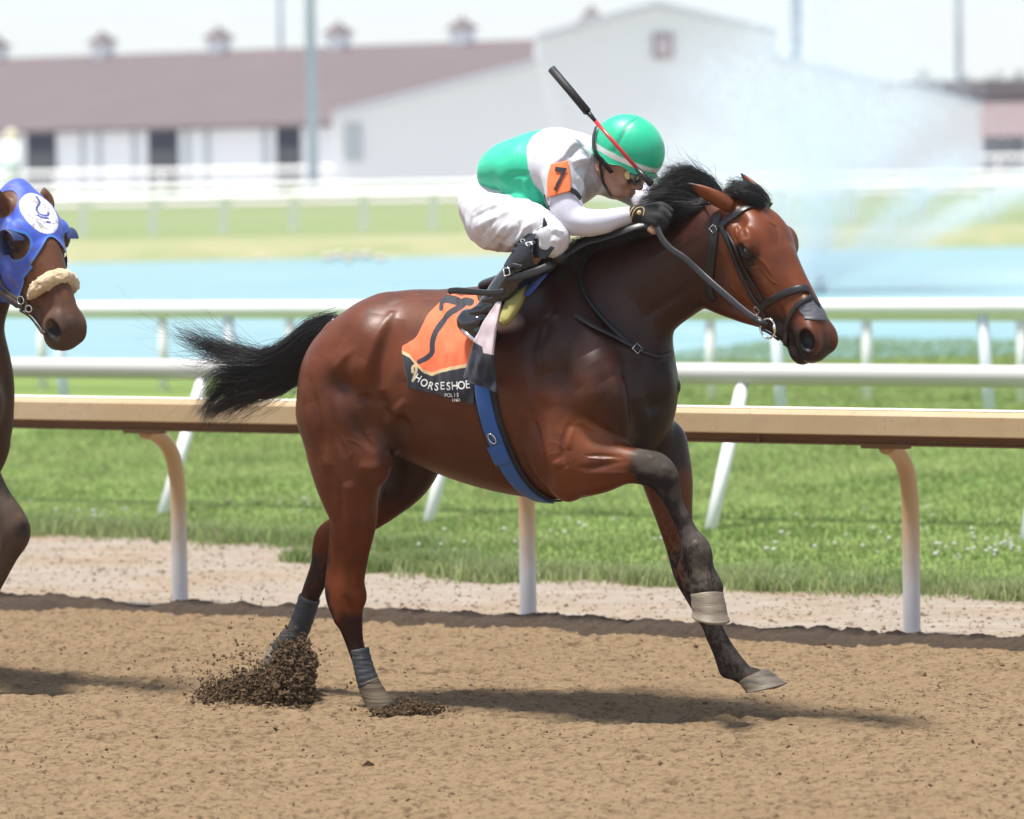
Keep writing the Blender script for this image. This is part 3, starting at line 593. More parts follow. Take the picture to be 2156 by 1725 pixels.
# ---- grass blades
def blades(name, n, smin, smax, qf, hmin, hmax, cols, seed, tuft=0):
    g = np.random.default_rng(seed); s_, q = qf(g, n); P = np.stack([A0[0] + E[0] * s_ + MQ[0] * q, A0[1] + E[1] * s_ + MQ[1] * q], 1); n = len(P)
    h = g.uniform(hmin, hmax, n) * (.6 + .8 * vnoise(np.stack([P[:, 0] * 2.2, P[:, 1] * 2.2, P[:, 0] * 0], 1), 5)); w = g.uniform(.0022, .0045, n) * 1.4; az = g.uniform(0, 6.283, n); ln = g.uniform(.1, .75, n) * h; la = g.uniform(0, 6.283, n)
    b = np.stack([P[:, 0], P[:, 1], np.full(n, .005)], 1); sd = np.stack([np.cos(az), np.sin(az), 0 * az], 1) * w[:, None]; le = np.stack([np.cos(la), np.sin(la), 0 * la], 1)
    m = b + np.array([0, 0, 1]) * (h * .6)[:, None] + le * (ln * .35)[:, None]; t = b + np.array([0, 0, 1]) * h[:, None] + le * ln[:, None]
    V_ = np.stack([b - sd, b + sd, m + sd * .7, m - sd * .7, t], 1).reshape(-1, 3); i = np.arange(n)[:, None] * 5
    F3 = [(i + np.array([0, 1, 2, 3])), ]
    quad = (i + np.array([[0, 1, 2, 3]])); tri = (i + np.array([[3, 2, 4, 4]]))
    Fq = np.concatenate([quad, np.stack([i[:, 0] + 3, i[:, 0] + 2, i[:, 0] + 4], 1).repeat(1, 0)[:, [0, 1, 2, 2]]]) if False else None
    me = bpy.data.meshes.new(name); me.vertices.add(len(V_)); me.loops.add(n * 7); me.polygons.add(n * 2)
    me.vertices.foreach_set('co', V_.astype(np.float32).ravel()); me.loops.foreach_set('vertex_index', np.concatenate([quad.ravel(), (i + np.array([[3, 2, 4]])).ravel()]).astype(np.int32))
    me.polygons.foreach_set('loop_start', np.concatenate([np.arange(n) * 4, n * 4 + np.arange(n) * 3]).astype(np.int32)); me.polygons.foreach_set('loop_total', np.concatenate([np.full(n, 4), np.full(n, 3)]).astype(np.int32)); me.update(calc_edges=True)
    c = np.array(cols); k = g.random(n); pn = vnoise(np.stack([P[:, 0] * .8, P[:, 1] * 1.6, P[:, 0] * 0], 1), 8); mixv = np.clip(pn * 1.6 - .3 + g.normal(0, .18, n), 0, 1)[:, None]; C = c[0] * (1 - mixv) + c[1] * mixv; dry = g.random(n) < .07; C[dry] = c[2]
    cc = np.ones((n, 5, 4), np.float32); cc[:, :, :3] = C[:, None]; ca = me.color_attributes.new('coat', 'FLOAT_COLOR', 'POINT'); ca.data.foreach_set('color', cc.ravel())
    o = link(name, me, None, GBL); return tag(o, kind='stuff')
GBL = mat('grass_blade', (.1, .2, .05), .6, attr='coat', spec=.25)
_n = GBL.node_tree; _t = _n.nodes.new('ShaderNodeBsdfTranslucent'); _m = _n.nodes.new('ShaderNodeMixShader'); _m.inputs[0].default_value = .4; _n.links.new(_n.nodes['Attribute'].outputs[0], _t.inputs[0]); _n.links.new(_n.nodes['Principled BSDF'].outputs[0], _m.inputs[1]); _n.links.new(_t.outputs[0], _m.inputs[2]); _n.links.new(_m.outputs[0], _n.nodes['Material Output'].inputs[0])
GC = [(.20, .285, .085), (.32, .375, .155), (.48, .46, .24)]
def qa(g, n):
    s_ = g.uniform(-7, 9, n); q = g.power(.62, n) * 21; e = np.interp(s_, TS, TE); q = e - .05 + q; return s_, q
blades('grass', 330000, 0, 0, qa, .015, .040, GC, 1)
def qb(g, n):                        # denser fringe and tufts along the front edge and on the path
    s1 = g.uniform(-7, 9, n // 2); q1 = np.interp(s1, TS, TE) + g.normal(.05, .14, n // 2)
    tu = [(.42, 1.65, .10), (.95, 1.30, .10), (.70, 1.52, .16), (1.0, 1.55, .10), (.15, 1.45, .06), (4.1, 1.25, .10), (4.5, 1.3, .08), (3.5, 1.35, .07), (2.3, 1.35, .08), (1.75, 1.4, .09), (.05, 1.7, .08), (-.35, 1.75, .05), (5, 1.2, .1)]
    k = g.integers(0, len(tu), n // 2); tu = np.array(tu); s2 = tu[k, 0] + g.normal(0, 1, n // 2) * tu[k, 2]; q2 = tu[k, 1] + g.normal(0, 1, n // 2) * tu[k, 2] * .8
    kk = g.random(n // 2) < .45; return np.concatenate([s1, s2[kk]]), np.concatenate([q1, q2[kk]])
blades('tall_grass_fringe', 60000, 0, 0, qb, .03, .085, [(.23, .32, .105), (.36, .42, .19), (.50, .47, .32)], 2)
def clover():
    g = np.random.default_rng(9); P = []
    for (x0, x1, y0, y1, n) in ((1900, 2150, 1165, 1205, 34), (1650, 2150, 1090, 1160, 14), (60, 330, 1085, 1120, 16), (1150, 1450, 1120, 1190, 8), (560, 760, 1060, 1100, 6), (1500, 1900, 1150, 1200, 12), (820, 1100, 1100, 1190, 8)):
        P.append(at_ground(g.uniform(x0, x1, n), g.uniform(y0, y1, n)))
    P = np.vstack(P); m = MB()
    for p in P: m.ellip(p + np.array([0, 0, g.uniform(.05, .09)]), np.array([1, 1, .8]) * g.uniform(.008, .014), nu=7, nv=5)
    tag(m.build('clover_blossom', mat('clover_white', (.42, .44, .36), .8), None, True), kind='stuff')
clover()
# ---- crumbs of soil
def crumbs(name, P, sz, m, seed, par=None, squash=1.0):
    g = np.random.default_rng(seed); n = len(P); T = np.array([(1, 0, 0), (-1, 0, 0), (0, 1, 0), (0, -1, 0), (0, 0, 1), (0, 0, -1)], float)
    T = T[None] * g.uniform(.5, 1.3, (n, 6, 1)) + g.normal(0, .22, (n, 6, 3)); T[:, :, 2] *= squash
    a = g.uniform(0, 6.283, n); c, s_ = np.cos(a), np.sin(a); X = T[:, :, 0] * c[:, None] - T[:, :, 1] * s_[:, None]; Y = T[:, :, 0] * s_[:, None] + T[:, :, 1] * c[:, None]; T[:, :, 0], T[:, :, 1] = X, Y
    V_ = (P[:, None] + T * sz[:, None, None]).reshape(-1, 3); f = np.array([(0, 2, 4), (2, 1, 4), (1, 3, 4), (3, 0, 4), (2, 0, 5), (1, 2, 5), (3, 1, 5), (0, 3, 5)]); F2 = ((np.arange(n) * 6)[:, None, None] + f[None]).reshape(-1, 3)
    return tag(mesh_np(name, V_, F2, par, m, False), kind='stuff')
CRB = mat('loose_crumb', (.15, .10, .06), .95, spec=.1, noise=[(30, .7, (.16, .10, .06), .4, .6, (1, 1, 1))])
FLY = mat('flying_soil', (.088, .057, .032), .9, spec=.15, noise=[(45, .8, (.15, .10, .06), .5, .68, (1, 1, 1)), (110, .6, (.04, .026, .016), .5, .7, (1, 1, 1))])
g = np.random.default_rng(21); n = 9000; P = np.stack([g.uniform(-2.6, 2.6, n), g.uniform(11.3, 17.4, n), np.zeros(n)], 1); P = P[rq(P)[1] < -.25]; P[:, 2] = dirt_h(P) + .002
g2 = np.random.default_rng(33); n2 = 9000; s2 = g2.uniform(-5, 7, n2); q2 = g2.uniform(-.1, 2.6, n2); P2 = np.stack([A0[0] + E[0] * s2 + MQ[0] * q2, A0[1] + E[1] * s2 + MQ[1] * q2, np.full(n2, .006)], 1)
crumbs('path_grit', P2, g2.gamma(1.3, .0030, n2) + .002, mat('path_grit', (.26, .20, .145), .95, spec=.1, noise=[(9, .7, (.15, .11, .075), .45, .6, (1, 1, 1))]), 13, squash=.6)
crumbs('loose_soil_crumbs', P, g.gamma(1.3, .0019, len(P)) + .0015, CRB, 3, squash=.7)
def splash():
    g = np.random.default_rng(4); F0 = Frame((0, 13.85, 0), ALPHA); Q = []; S_ = []
    def add(n, cx, cy, sx, sy, w0, sw_, smin, smax, cut=None):
        w0 = w0 + .13 if w0 < 0 else w0
        x = g.normal(cx, sx, n); y = g.normal(cy, sy, n)
        if cut is not None: k = cut(x, y); x, y = x[k], y[k]
        Q.append(np.array([F0.wor(F0.pt(a, b, c)) for a, b, c in zip(x, y, g.normal(w0, sw_, len(x)))])); S_.append(smin * .8 + (smax * 1.7 - smin) * g.random(len(x)) ** 3)
    hull = lambda x, y: (y < 1494) & (x < 664 - .08 * (y - 1430)) & (y > np.interp(x, [380, 430, 500, 560, 600, 640, 665], [1478, 1440, 1412, 1395, 1340, 1345, 1380]) + 26 * (vnoise(np.stack([x * .05, y * .05, x * 0], 1), 5) - .5) + g.normal(0, 12, len(x)))
    add(9000, 610, 1455, 34, 42, -.12, .10, .0026, .0085, hull); add(8000, 540, 1468, 52, 22, -.12, .10, .0026, .0082, hull); add(4600, 450, 1480, 36, 12, -.10, .10, .0024, .0075, hull)
    add(1500, 625, 1380, 20, 26, -.13, .05, .0024, .0075, hull); add(420, 560, 1400, 70, 34, -.12, .14, .0014, .0042, lambda x, y: y < 1480); add(120, 560, 1330, 50, 40, -.12, .1, .001, .0035); add(700, 500, 1425, 80, 32, -.12, .2, .0014, .0050, lambda x, y: y < 1482)
    Q_ = np.vstack(Q); s_ = np.concatenate(S_); k = Q_[:, 2] > -.004; crumbs('kicked_up_soil', Q_[k], s_[k], FLY, 6)
    Q.clear(); S_.clear(); add(900, 875, 1490, 34, 9, .18, .07, .002, .006, lambda x, y: (y < 1508) & (y > 1466 + abs(x - 880) * .3)); add(500, 820, 1503, 26, 5, .2, .05, .002, .007)
    Q_ = np.vstack(Q); Q_[:, 2] = np.maximum(Q_[:, 2], .002); crumbs('soil_spray_at_hoof', Q_, np.concatenate(S_), FLY, 8)
splash()
# ================================================================== THE LEADING HORSE
S = 1 / 580.0
HF = Frame((0.0, 13.85, 0.0), ALPHA)
def hp(px, py, w, r, sw=1.0): q = HF.pt(px, py, w); return [q[0], q[1], q[2], r * S, sw]
def head_frame(F, poll_px, w, psi, pit, roll=0.0):
    """head frame inside an animal frame: a = poll->muzzle, d = forehead normal, l = near side (rows, local coords)"""
    a = np.array([math.cos(psi) * math.cos(pit), math.sin(psi) * math.cos(pit), -math.sin(pit)])
    l = np.array([-math.sin(psi), math.cos(psi), 0.0]); d = np.cross(a, l); d = d if d[2] > 0 else -d
    c, s_ = math.cos(roll), math.sin(roll); l, d = c * l + s_ * d, c * d - s_ * l
    O = F.pt(*poll_px, w); M = np.stack([a, d, l])
    return O, M
def sculpt_head(V, O, M, sc=1.0, ears=None, k=.02):
    def H(a, d, l): return O + sc * (.94 * a * M[0] + d * M[1] + l * M[2])
    def row(a, d, l, r, sw=1.0): p = H(a, d, l); return [p[0], p[1], p[2], r * sc, sw]
    def E(a, d, l, ra, rd, rl, k=.02, sub=False, rot=0.0, yaw=0.0):
        c, s_ = math.cos(rot), math.sin(rot); A = c * M[0] + s_ * M[1]; D = c * M[1] - s_ * M[0]; L = M[2]
        c, s_ = math.cos(yaw), math.sin(yaw); A, L = c * A + s_ * L, c * L - s_ * A
        V.ell(H(a, d, l), np.array([ra, rd, rl]) * sc, k, np.stack([A, D, L]), sub)
    lat = M[2]
    V.chain([row(.00, -.068, 0, .068, .95), row(.10, -.058, 0, .082, 1.20), row(.20, -.055, 0, .089, 1.27), row(.30, -.062, 0, .082, 1.02), row(.40, -.068, 0, .078, .76), row(.50, -.070, 0, .074, .74), row(.585, -.076, 0, .068, .84)], k, 5, lat)
    for s_ in (1, -1):
        E(.150, -.185, .056 * s_, .150, .158, .040, .03); E(.30, -.13, .036 * s_, .14, .075, .034, .03)                       # cheek
        E(.25, -.19, .042 * s_, .10, .05, .024, .03)
        V.chain([row(.12, -.34, .034 * s_, .026), row(.22, -.335, .036 * s_, .026), row(.33, -.262, .032 * s_, .030), row(.45, -.178, .022 * s_, .028), row(.55, -.150, .012 * s_, .026)], .03, 4, lat)
        E(.197, -.024, .104 * s_, .050, .032, .028, .022, rot=-.25)              # brow
        E(.16, -.005, .045 * s_, .07, .03, .035, .03)
        V.chain([row(.18, -.066, .098 * s_, .006), row(.28, -.078, .084 * s_, .006), row(.40, -.088, .060 * s_, .004)], .03, 4, lat)   # facial crest
        E(.225, -.042, .124 * s_, .026, .018, .016, .008, sub=True, rot=-.15)    # socket
        E(.225, -.042, .103 * s_, .021, .019, .018, .004, rot=-.15)
        V.chain([row(.198, -.036, .121 * s_, .005), row(.222, -.024, .127 * s_, .0066), row(.252, -.040, .116 * s_, .005)], .006, 4, lat)   # upper lid
        V.chain([row(.200, -.048, .120 * s_, .004), row(.224, -.062, .120 * s_, .0055), row(.252, -.053, .112 * s_, .004)], .006, 4, lat)
        E(.606, -.060, .044 * s_, .060, .044, .030, .02, rot=-.1)                # nostril rim
        E(.105, -.020, .096 * s_, .03, .02, .014, .02, sub=True)                 # hollow above the eye
    V.chain([row(.28, -.004, 0, .026, 1.4), row(.42, -.012, 0, .022, 1.4), row(.56, -.024, 0, .018, 1.6)], .03, 4, lat)
    E(.635, -.098, 0, .042, .052, .052, .025)                                    # upper lip
    E(.600, -.158, 0, .046, .032, .038, .015)                                    # lower lip / chin
    for s_ in (1, -1):
        E(.625, -.062, .070 * s_, .042, .029, .034, .010, sub=True, rot=-.35, yaw=.4 * s_)
        V.chain([row(.665, -.125, .048 * s_, .006), row(.60, -.122, .054 * s_, .006), row(.55, -.112, .05 * s_, .005)], .008, 4, lat, sub=True)
    V.chain([row(.672, -.122, .04, .004), row(.676, -.124, 0, .004), row(.672, -.122, -.04, .004)], .006, 4, lat, sub=True)
    for (base, tip, fac) in (ears or []):
        b = np.array(base); t = np.array(tip); ax = t - b; ln = np.linalg.norm(ax); ax = ax / ln; f = np.array(fac, float); f -= (f @ ax) * ax; f /= np.linalg.norm(f); sd = np.cross(ax, f)
        pr = [(-.12, .022, 1), (.12, .029, .8), (.4, .028, .55), (.7, .018, .5), (1.0, .0035, .8)]
        V.chain([[*(b + ax * ln * u_ - f * (.006 * u_)), r * sc, sw] for u_, r, sw in pr], .012, 5, f)
        V.chain([[*(b + ax * ln * u_ + f * .016 * sc), r * .68 * sc, .6] for u_, r, sw in pr[1:4]], .006, 5, f, sub=True)
    return H
LAT = (0, 1, 0)
dock = HF.pt(712, 690, 0)
HO, HM = head_frame(HF, (1572, 408), .03, R(18), R(51))
HSC = 1.015
ER = [(HF.pt(1524, 426, .12), HF.pt(1449, 384, .15), (.1, -1, .5)), (HF.pt(1604, 418, -.04), HF.pt(1563, 364, -.07), (.6, -.9, .4))]
def lead_horse(V):
    # trunk
    V.chain([hp(775, 795, 0, 140, .86), hp(850, 783, 0, 170, .86), hp(940, 800, 0, 191, .86), hp(1030, 814, 0, 211, .80), hp(1120, 818, 0, 227, .70), hp(1200, 815, 0, 230, .60), hp(1236, 808, 0, 200, .58), hp(1262, 812, 0, 172, .64)], .03, 14, LAT)
    # quarters
    V.chain([hp(800, 742, .09, 110, .95), hp(735, 788, .12, 102, .95), hp(719, 865, .14, 99, .9)], .05, 10, LAT)
    V.chain([hp(840, 745, -.09, 106, .95), hp(800, 800, -.13, 92, .95)], .05, 10, LAT)
    V.chain([hp(735, 860, .15, 105, .75), hp(729, 930, .165, 94, .75), hp(733, 1000, .175, 77, .78), hp(737, 1045, .175, 63, .78), hp(746, 1095, .17, 50, .8), hp(744, 1150, .165, 38, .8), hp(740, 1205, .16, 31, .85), hp(734, 1250, .16, 33, .8), hp(736, 1300, .155, 29, .8), hp(746, 1350, .15, 20, .9), hp(760, 1395, .15, 18, .95), hp(776, 1440, .15, 20, 1), hp(788, 1462, .15, 22, 1), hp(800, 1484, .15, 19, 1.1)], .03, 5, LAT)
    V.ell(HF.pt(790, 965, .20), (.065, .05, .095), .05)                       # stifle
    V.chain([hp(712, 1110, .16, 16), hp(706, 1180, .16, 17), hp(703, 1250, .155, 19), hp(718, 1300, .155, 15)], .03, 5, LAT)    # tendon, point of hock
    V.ell(HF.pt(757, 1256, .165), (.024, .022, .036), .03)
    # far hind
    V.chain([hp(850, 850, -.13, 110, .7), hp(868, 935, -.15, 78, .8), hp(856, 1000, -.15, 58, .8), hp(815, 1048, -.15, 46, .8), hp(765, 1088, -.145, 38, .8), hp(715, 1120, -.14, 30, .85), hp(690, 1150, -.14, 30, .8), hp(678, 1195, -.14, 27, .8), hp(657, 1245, -.14, 22, .9), hp(638, 1300, -.14, 20, .95), hp(622, 1335, -.14, 23, 1), hp(604, 1358, -.14, 24, 1), hp(585, 1378, -.14, 19, 1.1)], .03, 5, LAT)
    V.chain([hp(740, 1080, -.14, 9), hp(690, 1105, -.14, 9), hp(676, 1128, -.14, 13), hp(672, 1160, -.14, 12)], .02, 5, LAT)
    # neck
    V.chain([hp(1200, 730, 0, 178, .52), hp(1262, 685, 0, 158, .46), hp(1322, 628, 0, 115, .48), hp(1410, 572, 0, 103, .52), hp(1480, 535, .01, 98, .56), hp(1530, 500, .03, 82, .68)], .03, 14, LAT)
    V.chain([hp(1120, 640, 0, 60, .9), hp(1190, 620, 0, 52, .7), hp(1260, 575, 0, 40, .6)], .06, 5, LAT)
    V.chain([hp(1366, 690, .0, 38, 1.0), hp(1420, 628, .0, 32, 1.0), hp(1478, 584, .02, 32, 1.1)], .03, 5, LAT)
    # shoulder, breast
    V.chain([hp(1180, 650, .10, 66, .7), hp(1215, 740, .15, 80, .75), hp(1262, 830, .16, 76, .85)], .03, 5, LAT)
    V.chain([hp(1260, 650, -.10, 60, .7), hp(1285, 750, -.15, 66, .8), hp(1325, 835, -.16, 46, .95)], .02, 5, LAT)
    V.ell(HF.pt(1285, 870, .135), (.10, .09, .15), .03)
    V.ell(HF.pt(1335, 865, -.11), (.070, .085, .13), .02)
    V.ell(HF.pt(1318, 780, -.02), (.055, .11, .12), .02)
    # near fore
    V.chain([hp(1190, 860, .17, 76, .75), hp(1185, 940, .185, 80, .72)], .035, 5, LAT)
    V.chain([hp(1205, 965, .19, 80, .68), hp(1253, 976, .19, 63, .75), hp(1308, 978, .185, 42, .85), hp(1344, 982, .18, 36, .9), hp(1378, 990, .18, 37, .95), hp(1400, 1012, .175, 31, .95), hp(1414, 1048, .17, 20, 1), hp(1434, 1090, .165, 18, 1), hp(1452, 1128, .16, 21, 1), hp(1467, 1160, .16, 30, .9), hp(1478, 1200, .155, 25, 1.05), hp(1488, 1240, .155, 34, 1.0)], .025, 5, LAT)
    V.ell(HF.pt(1196, 1020, .18), (.055, .045, .06), .03)
    V.chain([hp(1462, 1165, .15, 20), hp(1445, 1195, .14, 18), hp(1455, 1230, .14, 16)], .02, 4, LAT)
    # far fore
    V.chain([hp(1388, 940, -.13, 62, .8), hp(1405, 1010, -.13, 54, .85), hp(1417, 1075, -.13, 41, .9), hp(1432, 1150, -.13, 30, .95), hp(1450, 1210, -.13, 31, .9), hp(1474, 1262, -.13, 26, .95), hp(1500, 1320, -.13, 20, 1), hp(1522, 1362, -.13, 20, 1), hp(1543, 1400, -.13, 25, .95), hp(1568, 1422, -.13, 21, 1.05), hp(1588, 1432, -.13, 25, 1.05)], .03, 5, LAT)
    V.chain([hp(1498, 1340, -.13, 10), hp(1516, 1382, -.13, 11), hp(1530, 1412, -.13, 16)], .02, 4, LAT)
    # carved lines
    V.ell(HF.pt(1372, 855, -.09), (.062, .07, .10), .02)
    V.chain([hp(845, 895, .25, 16, 1), hp(826, 950, .26, 22, 1), hp(832, 1000, .24, 26, 1)], .04, 5, LAT, sub=True)
    V.chain([hp(1128, 860, .30, 16, 1), hp(1122, 950, .29, 18, 1), hp(1140, 1010, .26, 16, 1)], .05, 5, LAT, sub=True)
    return sculpt_head(V, HO, HM, HSC, ER)
def two_scale(build, lo, hi, h, cut, hlo, hhi, hh):
    """the whole animal in one grid and its head in a finer one, joined where the throat strap lies"""
    g = lambda P: np.minimum(P @ cut[:3] - cut[3], P[:, 2] - cut[4])
    V = Vol(lo, hi, h); Hf = build(V); V1, F1 = V.nets(); del V; V1 = relax(V1, F1, 2)
    V = Vol(hlo, hhi, hh); build(V); V2, F2 = V.nets(); del V; V2 = relax(V2, F2, 2)
    F1 = F1[g(V1)[F1].mean(1) < 0]; F2 = F2[g(V2)[F2].mean(1) > -h * .8]
    Vn = np.vstack([V1, V2]); Fn = np.vstack([F1, F2 + len(V1)])
    us = np.unique(Fn); mp = np.full(len(Vn), -1, np.int32); mp[us] = np.arange(len(us))
    return Vn[us], mp[Fn], Hf
HV, HFc, Hh = two_scale(lead_horse, (-1.02, -.42, -.02), (1.42, .62, 1.93), .0065, (1, 0, 0, HF.pt(1488, 540, 0)[0], 1.1), HO - np.array([.24, .32, .68]), HO + np.array([.56, .48, .20]), .0036)
print('lead horse verts', len(HV))

# ---- sculpting strokes and coat paint on the finished surface
class Skin:
    def __init__(s, F, V, Fc):
        s.F = F; s.V = V; s.Fc = Fc; s.W = F.wor(V); s.tree = bvh(s.W, Fc)
    def hit(s, px, py):
        d = ray(px, py); h = s.tree.ray_cast(Vector(CAM), Vector(d))
        if h[0] is None: return None
        n = np.array(h[1]); n = n if n @ d < 0 else -n
        return np.array(h[0]), n
    def near(s, px, py, R_=28):    # beside the outline: the closest point of the skin's edge
        h = s.hit(px, py); r = 3
        while h is None and r <= R_:
            for k in range(12):
                h = s.hit(px + r * math.cos(k * .5236), py + r * math.sin(k * .5236))
                if h: break
            r += 3
        return h
    def line(s, P, lift=0.0, n=8):
        """pixel polyline laid on the skin: world points and normals"""
        Q = catmull(P, n) if len(P) > 2 else np.array([np.array(P[0]) + (np.array(P[1]) - P[0]) * t for t in np.linspace(0, 1, n * 2)])
        X = []; N = []; ok = []
        for q in Q:
            h = s.near(q[0], q[1]); ok.append(h is not None); X.append(h[0] if h else [0, 0, 0]); N.append(h[1] if h else [0, 0, 0])
        X = np.array(X, float); N = np.array(N, float); ok = np.array(ok)
        if not ok.any(): raise ValueError('line misses the skin')
        if not ok.all():
            gi = np.where(ok)[0]; dep = (X - CAM) @ _fw
            for i in np.where(~ok)[0]:
                j = gi[np.argmin(abs(gi - i))]; r_ = ray(Q[i][0], Q[i][1]); X[i] = CAM + r_ * dep[j] / (r_ @ _fw); N[i] = N[j]
        for _ in range(3): N[1:-1] = (N[:-2] + N[1:-1] * 2 + N[2:]) / 4; X[1:-1] = (X[:-2] + X[1:-1] * 2 + X[2:]) / 4
        N /= np.linalg.norm(N, axis=1, keepdims=True)
        return X + N * lift, N
def pdist(V, P, R_, par=False):
    """distance of V to the polyline P where nearer than R_"""
    lo, hi = P.min(0) - R_, P.max(0) + R_; ix = np.where(((V > lo) & (V < hi)).all(1))[0]; X = V[ix]; d = np.full(len(ix), 1e9); u = np.full(len(ix), .5)
    if len(P) == 1: d = np.linalg.norm(X - P[0], axis=1); return (ix, d, u) if par else (ix, d)
    for k, (a, b) in enumerate(zip(P[:-1], P[1:])):
        ab = b - a; t = np.clip(((X - a) @ ab) / (ab @ ab + 1e-12), 0, 1); e = np.linalg.norm(X - a - t[:, None] * ab, axis=1); m = e < d; d[m] = e[m]; u[m] = (k + t[m]) / (len(P) - 1)
    return (ix, d, u) if par else (ix, d)
def sculpt(V, F, N, skin, strokes):
    for P, sig, amp in strokes:
        if len(P) == 1:
            h = skin.hit(*P[0])
            if h is None: print('miss', P); continue
            Q = h[0][None]
        else:
            try: Q = skin.line(P, 0, 4)[0]
            except ValueError: print('miss', P); continue
        Q = skin.F.loc(Q); sg = sig * 1.1 if sig > .0045 else sig; ix, d, u = pdist(V, Q, 3 * sg, True)
        fade = np.clip(4.5 * u * (1 - u), 0, 1) if len(P) > 1 else 1.0          # the stroke dies away towards its ends
        d = d * (.8 + .45 * vnoise(V[ix] * (.35 / sg), 4))
        V[ix] += N[ix] * (amp * (1.1 if sig > .0045 else .8) * fade * np.exp(-(d / sg) ** 2))[:, None]
    return V
def paint(C, V, P, r, soft, col, amt=1.0, nz=0.25, seed=3):
    P = np.atleast_2d(np.array(P, float)); ix, d = pdist(V, P, r + soft + .1)
    d = d + (vnoise(V[ix] * 22, seed) - .5) * nz * .12 + (vnoise(V[ix] * 70, seed + 1) - .5) * nz * .04
    w = (1 - sst(r - soft, r + soft, d))[:, None] * amt; C[ix] = C[ix] * (1 - w) + np.array(col) * w
V0 = HV; skinH = Skin(HF, HV, HFc)
HV, HFd = subdiv(HV, HFc)
HN = normals(HV, HFd)
if (HN * (HV - HV.mean(0))).sum() < 0: HN = -HN
_z = lambda ox, oy, k, L: [(ox + k * a, oy + k * b) for a, b in L]
z3 = lambda *L: _z(599, 539, .3472, L)
z4 = lambda *L: _z(1078, 599, .3126, L)
